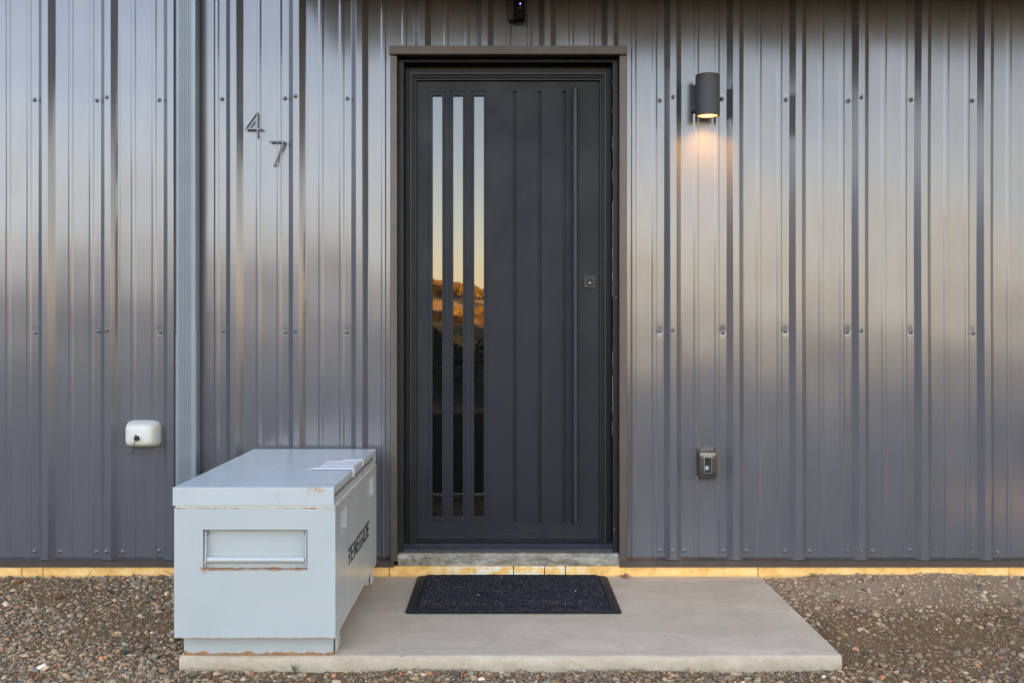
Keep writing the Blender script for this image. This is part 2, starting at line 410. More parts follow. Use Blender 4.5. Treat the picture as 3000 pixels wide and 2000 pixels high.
M['grime'] = simple('brown_grime', (0.16, 0.11, 0.07), 0.9)
M['straw'] = simple('straw', (0.42, 0.32, 0.17), 0.8, var=0.25)
M['weed'] = simple('weed_green', (0.09, 0.14, 0.05), 0.7, var=0.3)
M['leaf'] = simple('dead_leaf', (0.30, 0.17, 0.09), 0.8, var=0.35, scale=60)
def mat_stone_attr():
    t = NT('gravel_stone')
    a = t.new('ShaderNodeAttribute'); a.attribute_name = 'stone_colour'
    c = t.mix(0.55, a.outputs['Color'], t.mix(t.ramp(t.noise(120, 4, 0.7), [(0.3, 0.0), (0.7, 1.0)]), (0.52, 0.52, 0.52), (1.18, 1.18, 1.18)), 'MULTIPLY')
    return t.set(color=c, rough=0.78, normal=t.bump(t.noise(250, 3), 0.0012))
M['stone'] = mat_stone_attr()
PAL = [(0.22,0.18,0.135),(0.17,0.145,0.115),(0.28,0.235,0.18),(0.125,0.12,0.11),(0.20,0.20,0.175),(0.16,0.175,0.155),(0.34,0.29,0.23),
       (0.26,0.155,0.10),(0.30,0.13,0.075),(0.38,0.20,0.11),(0.42,0.38,0.34),(0.56,0.55,0.55),(0.11,0.13,0.14),(0.24,0.19,0.16),(0.33,0.24,0.15),(0.19,0.14,0.10)]
PAL = [(min(0.9, r*1.22), g*1.0, b*0.72) for r, g, b in PAL]
PW = np.array([12,13,9,10,9,6,6,5,2.0,1.2,3.2,0.9,4,8,4,11.]); PW /= PW.sum()
def mat_stone_obj():
    t = NT('large_stone')
    oi = t.new('ShaderNodeObjectInfo')
    n = t.new('ShaderNodeValToRGB'); n.color_ramp.interpolation = 'CONSTANT'
    e = n.color_ramp.elements; pal = [PAL[i] for i in (0,4,6,10,2,13,5,7,10,8,1,9,11,12)]
    while len(e) < len(pal): e.new(0.5)
    for i, c in enumerate(pal): e[i].position = i/len(pal); e[i].color = (*(min(0.85, 1.5*v) for v in c), 1)
    t.link(oi.outputs['Random'], n.inputs[0])
    c = t.mix(0.6, t.mix(0.18, n.outputs[0], (0.26, 0.17, 0.095)), t.mix(t.ramp(t.noise(1.6, 5, 0.7), [(0.3, 0.0), (0.7, 1.0)]), (0.55, 0.55, 0.55), (1.2, 1.2, 1.2)), 'MULTIPLY')
    return t.set(color=c, rough=0.75, normal=t.bump(t.noise(4, 4), 0.08))
M['bigstone'] = mat_stone_obj()
def mat_ground():
    t = NT('dirt_ground')
    g = t.new('ShaderNodeNewGeometry'); x, y, z = t.sep(g.outputs['Position'])
    pos = g.outputs['Position']
    fine = t.noise(170, 5, 0.75, vec=pos); mid = t.noise(2.2, 5, 0.65, vec=pos)
    c = t.ramp(fine, [(0.28, (0.07, 0.038, 0.016)), (0.48, (0.22, 0.130, 0.060)), (0.62, (0.40, 0.26, 0.135)), (0.75, (0.65, 0.49, 0.31))])
    c = t.mix(t.ramp(mid, [(0.4, 0), (0.62, 0.55)]), c, (0.17, 0.095, 0.040))
    # pale dry silt washed against the wall on the right
    m1 = t.math('MULTIPLY', t.math('ADD', y, 0.62), 3.2, clamp=True)
    m1 = t.math('MULTIPLY', m1, t.math('MULTIPLY', t.math('SUBTRACT', x, 1.0), 3, clamp=True))
    m1 = t.math('MULTIPLY', m1, t.ramp(t.noise(3.5, 5, 0.7, vec=pos), [(0.25, 0.45), (0.6, 1)]))
    c = t.mix(t.math('MULTIPLY', m1, 0.8), c, t.ramp(fine, [(0.3, (0.30, 0.21, 0.13)), (0.7, (0.60, 0.46, 0.31))]))
    # far land: ochre hills with scrub and bare orange earth
    far = t.math('MULTIPLY', t.math('SUBTRACT', t.math('MULTIPLY', y, -1), 60), 0.05, clamp=True)
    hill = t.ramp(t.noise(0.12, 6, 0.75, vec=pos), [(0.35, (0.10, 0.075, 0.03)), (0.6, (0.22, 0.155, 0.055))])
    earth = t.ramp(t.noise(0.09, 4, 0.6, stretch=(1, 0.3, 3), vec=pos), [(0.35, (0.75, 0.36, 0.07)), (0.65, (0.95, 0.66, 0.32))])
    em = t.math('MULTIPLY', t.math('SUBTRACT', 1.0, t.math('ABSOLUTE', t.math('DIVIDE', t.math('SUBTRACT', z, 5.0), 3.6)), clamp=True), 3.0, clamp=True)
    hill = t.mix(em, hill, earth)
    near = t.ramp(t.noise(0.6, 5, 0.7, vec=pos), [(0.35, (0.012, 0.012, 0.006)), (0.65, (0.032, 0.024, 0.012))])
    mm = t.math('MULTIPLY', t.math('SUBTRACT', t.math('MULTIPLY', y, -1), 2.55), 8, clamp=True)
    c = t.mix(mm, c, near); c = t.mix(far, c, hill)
    return t.set(color=c, rough=0.95, spec=0.25, normal=t.bump(fine, 0.006))
M['ground'] = mat_ground()
M['asphalt'] = simple('asphalt', (0.009, 0.007, 0.005), 0.95, var=0.3, scale=60, bump=0.003, bscale=120, spec=0.02)
M['scrub_dark'] = simple('dark_scrub_leaves', (0.035, 0.042, 0.018), 0.8, var=0.4, scale=0.5)
M['scrub_gold'] = simple('golden_scrub_leaves', (0.30, 0.17, 0.03), 0.8, var=0.5, scale=0.15)

# ------------------------------------------------------------------ terrain: one sheet to the horizon
def smooth(a, b, t):
    t = np.clip((t-a)/(b-a), 0, 1); return t*t*(3-2*t)
_ph = rng.uniform(0, 6.28, (40, 3))
def fbm(x, y, base, n=5, gain=0.55, seed=0):
    r = 0; a = 1.0; f = base
    for i in range(n):
        p = _ph[(seed*7+i) % 40]; th = p[2]+i*1.7
        u = x*math.cos(th)+y*math.sin(th); w = -x*math.sin(th)+y*math.cos(th)
        r = r+a*np.sin(u*f+p[0]+1.3*np.sin(w*f*0.7+p[1])); f *= 2.03; a *= gain
    return r
def ground_h(x, y):
    x = np.asarray(x, float); y = np.asarray(y, float)
    d = -y
    h = -0.006-0.050*smooth(0.0, 1.35, d)-0.02*smooth(1.4, 2.5, d)
    right = smooth(1.25, 1.7, x)
    h = h+right*(0.016*(1-smooth(0.0, 0.5, d))+0.006*np.sin(x*9+1)*np.exp(-d*5))
    left = smooth(-1.3, -2.6, x) if False else np.clip((-x-1.3)/1.3, 0, 1)
    h = h+left*0.004
    nb = 0.0035*fbm(x, y, 7, 4, 0.5, 1)+0.0012*fbm(x, y, 40, 4, 0.6, 2)
    h = h+nb*(1-smooth(2.2, 3.0, d))*(1-smooth(4, 8, np.abs(x)))
    # gentle fall away from the house, dark bank, far sunlit hill
    h = h-0.5*smooth(8, 20, d)
    sl = x/np.maximum(d+5, 1)
    bank = 1.15+7*np.clip(-sl-0.045, -0.02, 0.10)+0.22*np.sin(x*0.9)+0.1*np.sin(x*2.3+1)
    h = h+(bank+0.5)*np.exp(-((d-30)/7.0)**2)*(d > 0)
    h = h-0.5*smooth(36, 60, d)
    prof = 11.0+np.clip(-sl*75, -4, 12)+1.3*np.sin(x*0.055+1.2)+0.7*np.sin(x*0.15)
    h = h+smooth(140, 300, d)*prof*(1-0.6*smooth(420, 900, d))+smooth(140, 260, d)*0.5*fbm(x, y, 0.05, 4, 0.55, 4)
    h = h+smooth(700, 1400, d)*22
    # unseen hill added behind the house to keep low sun off the bank
    h = h+smooth(24, 70, y)*17*(1-0.5*smooth(150, 400, y))
    # unseen rise added on the left, gives the wall ribs a dark reflection
    h = h+smooth(14, 45, -x)*9.0*np.exp(-(y/60)**2)
    return h
def spaced(lo, hi, step, out, ratio=1.05):
    a = list(np.arange(lo, hi+1e-9, step)); s = step; p = hi; up = []
    while p < out: s *= ratio; p += s; up.append(p)
    s = step; p = lo; dn = []
    while p > -out: s *= ratio; p -= s; dn.append(p)
    return np.array(dn[::-1]+a+up)
gx = spaced(-3.2, 3.2, 0.026, 1600); gy = spaced(-2.2, 0.05, 0.022, 1600)
GX, GY = np.meshgrid(gx, gy, indexing='ij'); GZ = ground_h(GX, GY)
nx, ny = GX.shape
under_slab = (GX > -1.17) & (GX < 1.21) & (GY > -1.225) & (GY < 1)
GZ[under_slab] -= 0.06
under_house = (GY > 0.02) & (GY < 10) & (GX > -7) & (GX < 12)
GZ[under_house] = -0.10
idx = np.arange(nx*ny).reshape(nx, ny)
def grid_mesh(name, V, idx, mat, smooth_=True):
    F = np.stack([idx[:-1, :-1], idx[1:, :-1], idx[1:, 1:], idx[:-1, 1:]], -1).reshape(-1, 4)
    me = bpy.data.meshes.new(name); nf = len(F)
    me.vertices.add(len(V)); me.vertices.foreach_set('co', V.astype(np.float32).ravel())
    me.loops.add(nf*4); me.loops.foreach_set('vertex_index', F.astype(np.int32).ravel())
    me.polygons.add(nf); me.polygons.foreach_set('loop_start', np.arange(0, nf*4, 4, dtype=np.int32))
    me.update(calc_edges=True); me.validate()
    if smooth_: me.polygons.foreach_set('use_smooth', [True]*nf)
    me.materials.append(mat); return me
gm = grid_mesh('ground', np.stack([GX, GY, GZ], -1).reshape(-1, 3), idx, M['ground'])
ground = bpy.data.objects.new('ground', gm); col.objects.link(ground); tag(ground, kind='structure')

# unseen dark asphalt added so the panes reflect black, with a concrete edging
mb = MB()
N = 60
for i in range(N):
    xa, xb = -14+28*i/N, -14+28*(i+1)/N
    mb.quad((xa, -10.5, -0.062), (xb, -10.5, -0.062), (xb, -2.62, -0.056), (xa, -2.62, -0.056))
mb.quad((-14, -2.62, -0.056), (14, -2.62, -0.056), (14, -2.62, -0.2), (-14, -2.62, -0.2))
tag(mb.build('added_asphalt', M['asphalt']), kind='structure')
mb = MB(); mb.rbox(-14, 14, -2.62, -2.52, -0.2, -0.028, 0.008)
tag(mb.build('kerb', M['slab_edge']), kind='structure')

# ------------------------------------------------------------------ concrete slab
SX0, SX1, SY = -1.20, 1.243, -1.262
mb = MB(); NX = 160
prof = [(0.0, -0.12), (0.0, 0.0), (SY+0.018, 0.0), (SY+0.010, -0.0015), (SY+0.004, -0.006), (SY+0.001, -0.013), (SY, -0.022), (SY-0.003, -0.045), (SY-0.002, -0.12)]
for i in range(NX+1):
    t = i/NX; e = min(t, 1-t)*(SX1-SX0)
    x = SX0+(SX1-SX0)*t
    rd = 0.006*max(0, 1-e/0.008)**2
    for j, (yy, zz) in enumerate(prof):
        n1 = mnoise.noise(Vector((x*7, zz*30, 3.1))); n2 = mnoise.noise(Vector((x*45, zz*60, 9)))
        dy = (0.0040*n1+(0.0016+0.0035*(j > 5))*n2) if 1 < j else 0
        z2 = zz+(-0.0012*abs(n2) if 1 < j < 6 else 0)
        chip = 0.007*max(0, 1-abs(x-SX1)/0.02)*(1 if 2 <= j <= 7 else 0)
        mb.v.append((x, yy+dy+chip+(rd if 2 <= j else 0), z2-(rd*0.5 if j in (1, 2, 3) else 0)))
np_ = len(prof)
for i in range(NX):
    for j in range(np_-1):
        a = i*np_+j; mb.f.append((a, a+np_, a+np_+1, a+1))
mb.f.append(tuple(range(np_))); mb.f.append(tuple(NX*np_+j for j in range(np_)))
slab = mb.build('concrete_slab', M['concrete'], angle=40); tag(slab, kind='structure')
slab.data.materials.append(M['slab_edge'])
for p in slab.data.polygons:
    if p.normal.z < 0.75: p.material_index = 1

# ------------------------------------------------------------------ building
B = thing('metal_building', 'grey ribbed steel building front around a black entry door', 'building', (0, 0, 0))
PITCH = 0.3048; RB0 = (163-1480)/601.0           # right base edge of rib 0
def rb(k): return RB0+PITCH*k
RH, RS, RT = 0.0285, 0.0262, 0.0300
Z0, Z1 = 0.083, 2.98
ZR = (2.318, 1.187, 0.118)                        # screw rows
OX0, OX1, OZ = PX(1150), PX(1830), PZ(150)        # cut for the door

def profile_points(k0, k1):
    """(x, depth) corners over ribs k0..k1, starting at the left base of rib k0 and ending past the right base of rib k1"""
    pts = [(rb(k0)-2*RS-RT-0.004, 0.0)]
    for k in range(k0, k1+1):
        r = rb(k); l = r-2*RS-RT
        pts += [(l, 0), (l+RS, RH), (r-RS, RH), (r, 0)]
        if k < k1:
            for c in (r+0.0745, r+0.1755):
                w, ht = 0.0138, 0.0037
                pts += [(c-w, 0), (c-w+0.0075, ht), (c+w-0.0075, ht), (c+w, 0)]
        else: pts.append((r+0.009, 0.0))
    return pts
def rounded(pts, rad=0.0022):
    """fillet corners; returns [(x, depth, nx, ny)] with analytic normals"""
    out = []; n = len(pts)
    segn = []
    for i in range(n-1):
        dx, dd = pts[i+1][0]-pts[i][0], pts[i+1][1]-pts[i][1]; L = math.hypot(dx, dd)
        segn.append((dx/L, dd/L))                 # direction (x, outward)
    def nrm(d): return (-d[1], -d[0])             # (nx, ny): outward = -y
    out.append((*pts[0], *nrm(segn[0])))
    for i in range(1, n-1):
        d0, d1 = segn[i-1], segn[i]; p = pts[i]
        L0 = math.hypot(p[0]-pts[i-1][0], p[1]-pts[i-1][1]); L1 = math.hypot(pts[i+1][0]-p[0], pts[i+1][1]-p[1])
        r = min(rad, 0.42*L0, 0.42*L1)
        for q in (0, 0.5, 1):
            a = (p[0]-d0[0]*r, p[1]-d0[1]*r); c = (p[0]+d1[0]*r, p[1]+d1[1]*r)
            bx = (1-q)**2*a[0]+2*q*(1-q)*p[0]+q*q*c[0]; by = (1-q)**2*a[1]+2*q*(1-q)*p[1]+q*q*c[1]
            n0, n1 = nrm(d0), nrm(d1); nn = ((1-q)*n0[0]+q*n1[0], (1-q)*n0[1]+q*n1[1]); L = math.hypot(*nn)
            out.append((bx, by, nn[0]/L, nn[1]/L))
    out.append((*pts[-1], *nrm(segn[-1]))); return out
wave_seed = 0
def make_panel(k0, k1, cut=None):
    global wave_seed
    wave_seed += 1
    rr = random.Random(wave_seed*13)
    base = rounded(profile_points(k0, k1))
    colsx = []
    for i, p in enumerate(base):
        colsx.append(p)
        if i+1 < len(base):
            q = base[i+1]; L = q[0]-p[0]
            m = int(L/0.013)
            for s in range(1, m+1):
                t = s/(m+1); colsx.append(tuple(p[j]*(1-t)+q[j]*t for j in range(4)))
    if cut:
        for cx in (cut[0], cut[1]):
            for i in range(len(colsx)-1):
                if colsx[i][0] < cx < colsx[i+1][0]:
                    t = (cx-colsx[i][0])/(colsx[i+1][0]-colsx[i][0])
                    colsx.insert(i+1, tuple(colsx[i][j]*(1-t)+colsx[i+1][j]*t for j in range(4))); break
    # proud lap over the next sheet
    lap_x = rb(k1)-2*RS-RT-0.002
    X = np.array([c[0] for c in colsx]); Dp = np.array([c[1] for c in colsx]); NXc = np.array([c[2] for c in colsx]); NYc = np.array([c[3] for c in colsx])
    Dp = Dp+0.0012*(X > lap_x)
    zs = np.unique(np.concatenate([np.arange(Z0, Z1, 0.04), [Z1], [OZ], np.concatenate([np.arange(z-0.05, z+0.051, 0.01) for z in ZR])]).clip(Z0, Z1).round(5))
    XX, ZZ = np.meshgrid(X, zs, indexing='ij')
    W = np.zeros_like(XX)
    kk = np.floor((XX-RB0)/PITCH)                  # each pan between two ribs bows on its own
    for q in range(3):
        A = (0.0016, 0.0007, 0.00022)[q]; lam = (1.9, 0.75, 0.33)[q]
        ph = np.sin(kk*(3.7+q)+wave_seed*1.3)*3.1
        W += A*np.sin(2*math.pi*ZZ/lam+ph+XX*1.2)
    local = np.clip((XX-RB0)/PITCH-kk, 0, 1)
    flatm = np.sin(np.pi*np.clip(local/0.74, 0, 1))**0.5
    W = W*(0.35+0.65*flatm)
    # the long right-hand run leans back a little at mid height
    sx = np.clip((XX-0.5)/1.3, 0, 1); W -= 0.0042*sx*sx*(3-2*sx)*np.sin(2*math.pi*(ZZ-1.1)/2.6)
    for k in range(k0, k1+1):                      # dimples pressed in by the screws
        for ri, z in enumerate(ZR):
            dd = (0.0012 if (k >= 10 and ri == 1) else 0.0006)*rr.uniform(0.5, 1.2)
            cx = rb(k)-2*RS-RT-0.020
            rad = 0.024
            W -= dd*np.exp(-((XX-cx)**2+((ZZ-z-0.006)*0.8)**2)/(rad/1.8)**2)
    Y = -(Dp[:, None]+W)
    # normals: analytic profile normal plus slope of the bowing
    Wz = np.gradient(W, zs, axis=1); Xs = X+np.arange(len(X))*1e-9
    Wx = np.gradient(W, Xs, axis=0)
    Wx = np.clip(Wx, -0.2, 0.2)
    nxn = NXc[:, None]+Wx*NYc[:, None]; nyn = NYc[:, None]+0*Wx; nzn = Wz*NYc[:, None]
    L = np.sqrt(nxn**2+nyn**2+nzn**2)
    NR = np.stack([nxn/L, nyn/L, nzn/L], -1).reshape(-1, 3)
    V = np.stack([XX, Y, ZZ], -1).reshape(-1, 3)
    n_x, n_z = XX.shape; I = np.arange(n_x*n_z).reshape(n_x, n_z)
    F = np.stack([I[:-1, :-1], I[1:, :-1], I[1:, 1:], I[:-1, 1:]], -1).reshape(-1, 4)
    if cut:
        cx = X[:-1][:, None]*0.5+X[1:][:, None]*0.5+0*zs[None, :-1]; cz = 0*X[:-1][:, None]+(zs[:-1]+zs[1:])[None]/2
        keep = ~((cx > cut[0]) & (cx < cut[1]) & (cz < cut[2])); F = F[keep.reshape(-1)]
    # orient outward (-y)
    V3 = V; a, b_, c_ = V3[F[0][0]], V3[F[0][1]], V3[F[0][2]]
    if np.cross(b_-a, c_-a)[1] > 0: F = F[:, ::-1]
    me = bpy.data.meshes.new('wall_panel'); nf = len(F)
    # folded hem on the lap edge gives the sheet its thickness
    me.vertices.add(len(V)); me.vertices.foreach_set('co', V.astype(np.float32).ravel())
    me.loops.add(nf*4); me.loops.foreach_set('vertex_index', F.astype(np.int32).ravel())
    me.polygons.add(nf); me.polygons.foreach_set('loop_start', np.arange(0, nf*4, 4, dtype=np.int32))
    me.update(calc_edges=True)
    me.polygons.foreach_set('use_smooth', [True]*nf)
    me.normals_split_custom_set_from_vertices([tuple(v) for v in NR])
    me.materials.append(M['wall'])
    o = bpy.data.objects.new('wall_panel', me); col.objects.link(o); o.parent = B
    return o
screw_me = MB().lathe([(0.0105, 0.0), (0.0105, 0.0022), (0.0072, 0.0040), (0.0062, 0.0042), (0.0060, 0.0075), (0.0045, 0.0095), (0.0008, 0.0100)], (0, 0, 0), (0, -1, 0), n=12).mesh('screw', M['screw'], angle=50)
def screw(x, y, z, parent, r=1.0):
    o = bpy.data.objects.new('screw', screw_me); col.objects.link(o); o.parent = parent
    o.location = Vector((x, y, z)); o.rotation_euler = (random.uniform(-0.12, 0.12), random.uniform(0, 3), random.uniform(-0.12, 0.12)); o.scale = (r, r, r)
spans = [(-8, -5), (-5, -2), (-2, 1), (1, 4), (4, 7), (7, 10), (10, 13), (13, 16), (16, 19), (19, 22)]
for (k0, k1) in spans:
    cut = (OX0, OX1, OZ) if k0 in (4, 7) else None
    pn = make_panel(k0, k1, cut)
    for k in range(k0+1, k1+1):
        lb = rb(k)-2*RS-RT
        for ri, z in enumerate(ZR):
            jz = random.uniform(-0.006, 0.008); jx = random.uniform(-0.004, 0.004)
            xs = [lb-0.019+jx]
            if ri == 2: xs.append(rb(k)+0.017-jx)
            for x in xs:
                if OX0-0.03 < x < OX1+0.03: continue
                if PX(505) < x < PX(592): continue
                screw(x, 0.0, z+jz, pn)
            if k == k1 and not (OX0-0.03 < lb+0.04 < OX1+0.03): screw(lb+RS+0.012, -RH, z+jz*0.5+0.008, pn)
# house body behind the wall: side walls, roof slopes with ridge
mb = MB(); x0, x1 = rb(-8)-0.08, rb(22)+0.02
mb.quad((x0, 0.03, -0.1), (x0, 9, -0.1), (x0, 9, 2.95), (x0, 0.03, 2.95))
mb.quad((x1, 0.03, -0.1), (x1, 9, -0.1), (x1, 9, 2.95), (x1, 0.03, 2.95))
mb.quad((x0, 9, -0.1), (x1, 9, -0.1), (x1, 9, 2.95), (x0, 9, 2.95))
mb.add([(x0, 0.03, 2.95), (x0, 9, 2.95), (x0, 4.5, 4.6)], [(0, 1, 2)]); mb.add([(x1, 0.03, 2.95), (x1, 9, 2.95), (x1, 4.5, 4.6)], [(0, 1, 2)])
mb.build('side_wall', M['wall'], B)
EY = -1.26
mb = MB(); EX0 = -1.0; ze = 2.93
mb.box(EX0, x1+0.3, EY, -0.002, ze, ze+0.02)                     # soffit over the entry side
for i in range(64):
    xx = EX0+0.15*i
    if xx+0.012 < x1+0.3: mb.box(xx, xx+0.012, EY+0.01, -0.01, ze-0.006, ze-0.0005)
mb.box(EX0, x1+0.3, EY-0.02, EY-0.002, ze-0.04, ze+0.16)          # fascia
mb.box(EX0-0.02, EX0-0.002, EY-0.02, -0.002, ze-0.04, ze+0.16)
mb.build('soffit', M['soffit'], B)
mb = MB()
mb.add([(EX0-0.02, EY-0.05, ze+0.165), (x1+0.35, EY-0.05, ze+0.165), (x1+0.35, 4.5, 4.66), (EX0-0.02, 4.5, 4.66)], [(0, 1, 2, 3)])
mb.add([(x0-0.2, -0.12, 3.02), (EX0-0.021, -0.12, 3.02), (EX0-0.021, 4.5, 4.66), (x0-0.2, 4.5, 4.66)], [(0, 1, 2, 3)])
mb.add([(x0-0.2, 9.3, 2.9), (x1+0.35, 9.3, 2.9), (x1+0.35, 4.5, 4.665), (x0-0.2, 4.5, 4.665)], [(0, 1, 2, 3)])
mb.build('roof', M['bronze'], B)

# base trim, both sides of the door
def trim_profile():
    return [(0.004, Z0+0.012), (-0.020, 0.0805), (-0.027, 0.0775), (-0.027, 0.0725), (-0.0250, 0.0715), (-0.0250, 0.0625), (-0.027, 0.0615), (-0.027, 0.048), (0.004, 0.048)]
for a, b_ in ((x0, PX(1154, -0.038)), (PX(1816, -0.038), x1)):
    MB().prism(trim_profile(), a, b_, 'x').build('base_trim', M['bronze'], B)
# foam boards
joints = [-2*1.22-2.3, -2*1.22-1.05, PX(69), PX(130), PX(1141), PX(1504), PX(1595), PX(1656), PX(2219), PX(2219)+1.22, PX(2219)+2.44, PX(2219)+3.66]
for a, b_ in zip(joints[:-1], joints[1:]):
    w = 0.0016 if not (PX(1400) < a < PX(1700)) else 0.0022
    dy = random.uniform(-0.0012, 0.0012)
    top = 0.0475 if (b_ <= PX(1142) or a >= PX(2200)) else PZ(1656, 0)
    MB().rbox(a+w, b_-w, -0.017+dy, 0.03, -0.10, top, 0.0015, 1).build('foam_board', M['foam'], B)
# rough concrete stem under the sill
mb = MB(); us = np.linspace(PX(1166), PX(1815), 420); prof = [(0.05, 0.1095), (-0.002, 0.1088), (-0.007, 0.106)]+[(-0.010, z_) for z_ in np.linspace(0.102, 0.052, 14)]+[(-0.009, 0.050), (0.05, 0.050)]
for x in us:
    for j, (yy, zz) in enumerate(prof):
        n1 = mnoise.noise(Vector((x*14, zz*40, 1))); n2 = mnoise.noise(Vector((x*60, zz*110, 5)))
        k = 1 if 0 < j < len(prof)-1 else 0; n3 = mnoise.noise(Vector((x*25, zz*55, 11))); n1 = n1+1.6*(abs(n3)-0.2)
        drip = -0.010*max(0, 1-abs(x-PX(1212))/0.03)-0.006*max(0, 1-abs(x-PX(1590))/0.02) if j == len(prof)-2 else 0
        mb.v.append((x, yy+k*(0.0045*n1+0.0022*n2)-(0.004 if drip < 0 else 0), zz+k*0.002*n2+drip))
m = len(prof)
for i in range(len(us)-1):
    for j in range(m-1): a = i*m+j; mb.f.append((a, a+m, a+m+1, a+1))
mb.f.append(tuple(range(m))); mb.f.append(tuple((len(us)-1)*m+j for j in range(m)))
mb.build('stem_concrete', M['curb'], B, smooth=True, angle=50)

# brown door trim: two jamb casings and a drip cap
TY = -0.043
for (xa, xb, s) in ((PX(1143, TY), PX(1163, TY), 1), (PX(1815, TY), PX(1837, TY), -1)):
    MB().rbox(xa, xb, TY, 0.03, PZ(1644, TY), PZ(158, TY), 0.0025, 2).build('jamb_casing', M['bronze'], B)
CY = -0.062
MB().prism([(-0.0, PZ(133, CY)+0.012), (CY, PZ(134, CY)), (CY-0.001, PZ(158, CY)), (CY+0.004, PZ(160, CY)), (CY+0.006, PZ(157, CY)), (-0.0, PZ(157, CY))], PX(1140, CY), PX(1838, CY), 'x').build('drip_cap', M['bronze'], B)

# door frame swept around three sides
def sweep(prof, xl, xr, zt, zb, extra=0.0):
    mb = MB(); m = len(prof)
    for (cx, sgn, top) in ((xl, 1, False), (xl, 1, True), (xr, -1, True), (xr, -1, False)):
        for (ins, yy) in prof:
            mb.v.append((cx+sgn*ins, yy, (zt-ins*(1+extra)) if top else zb))
    for s in range(3):
        for j in range(m-1): a = s*m+j; mb.f.append((a, a+m, a+m+1, a+1))
    return mb
XL, XR = PX(1162, -0.02), PX(1816, -0.02); ZT = PZ(158, -0.02); ZB = 0.1095
D = thing  # alias kept short for readability below
sweep([(-0.004, -0.040), (0.0, -0.036), (0.0, 0.014), (0.004, 0.014), (0.004, 0.004), (0.0065, 0.002), (0.009, 0.004), (0.009, 0.018), (0.030, 0.018), (0.031, 0.105), (0.060, 0.105)], XL, XR, ZT, ZB).build('jamb_liner', M['frame'], B)
door = sweep([(0.058, 0.110), (0.058, 0.040), (0.0595, 0.038), (0.071, 0.038), (0.0725, 0.040), (0.0725, 0.049), (0.0740, 0.0505), (0.079, 0.0505), (0.0805, 0.052), (0.0805, 0.060), (0.082, 0.0615), (0.0885, 0.0615), (0.0895, 0.063), (0.0895, 0.10)], XL, XR, ZT, ZB, 0.22).build('door_frame', M['frame'], B)
# sill
mb = MB(); mb.prism([(0.10, ZB), (0.10, 0.163), (0.062, 0.163), (0.058, 0.160), (0.058, 0.156), (0.045, 0.150), (0.030, 0.128), (0.024, 0.126), (0.022, 0.1115), (0.022, ZB)], XL+0.02, XR-0.02, 'x')
mb.build('door_sill', M['sill'], B)
# leaf
LY = 0.080
lx0, lx1, lz1, lz0 = PX(1218, LY), PX(1763, LY), PZ(226, LY), PZ(1586, LY)
gro = [(PX(a, LY), PX(b_, LY)) for a, b_ in ((1503, 1513.5), (1575.5, 1586.5), (1647.5, 1658.5))]
pans = [(PX(1255.6, LY), PX(1304, LY), PX(1267, LY), PX(1295.5, LY)), (PX(1317.5, LY), PX(1364.5, LY), PX(1327.5, LY), PX(1356, LY)), (PX(1379.6, LY), PX(1425.5, LY), PX(1389, LY), PX(1417.5, LY))]
zt_o, zb_o, zt_g, zb_g = PZ(268, LY), PZ(1527, LY), PZ(281, LY), PZ(1514, LY)
G = 0.0026
us = [lx0, lx1]; vs_ = [lz0, lz1, zt_o, zb_o, zt_o-G, zb_o+G, zt_g, zb_g, lz0+0.014, lz0+0.017, lz0+0.035]
for a, b_ in gro: us += [a, b_, a+0.002, b_-0.002]
for a, b_, c, d in pans: us += [a, b_, a+G, b_-G, c, d]
def leaf_depth(u, v):
    for a, b_ in gro:
        if a < u < b_ and zb_o < v < zt_o: return 0.018 if (a+0.002 < u < b_-0.002) else 0.014
    for a, b_, c, d in pans:
        if a < u < b_ and zb_o < v < zt_o:
            if c < u < d and zb_g < v < zt_g: return 0.022
            if a+G < u < b_-G and zb_o+G < v < zt_o-G: return -0.003
            return 0.004
    if lz0+0.014 < v < lz0+0.017: return 0.002
    if v < lz0+0.014: return -0.003
    return 0.0
us = sorted(set(round(u, 6) for u in us)); vs_ = sorted(set(round(v, 6) for v in vs_))
mb = MB(); depth_grid(mb, us, vs_, leaf_depth, lambda u, v, d: (u, LY+d, v))
mb.box(lx0, lx1, LY+0.03, LY+0.05, lz0, lz1)
leaf = mb.build('door', M['door'], B)
bvm = leaf.modifiers.new('soft_edges', 'BEVEL'); bvm.width = 0.0006; bvm.segments = 2; bvm.limit_method = 'ANGLE'
for a, b_, c, d in pans:
    o = MB().box(c+0.0005, d-0.0005, LY+0.012, LY+0.020, zb_g+0.0005, zt_g-0.0005).build('glass_pane', M['glass'], leaf)
# pull bar on two standoffs
HX = (PX(1676.5, 0.01)+PX(1694.5, 0.01))/2; HY = 0.012
mb = MB(); mb.tube([(HX, HY, PZ(1535, HY)), (HX, HY, PZ(1534, HY)), (HX, HY, PZ(258, HY)), (HX, HY, PZ(257, HY))], [0.0125, 0.0140, 0.0140, 0.0125], 20)
pull = mb.build('pull_handle', M['handle'], leaf, angle=40)
for Y in (426, 1384):
    z = PZ(Y, HY); MB().lathe([(0.008, 0.0), (0.008, 0.05), (0.017, 0.051), (0.017, 0.056)], (HX, HY+0.011, z), (0, 1, 0), 20).build('handle_standoff', M['handle'], leaf, angle=40)
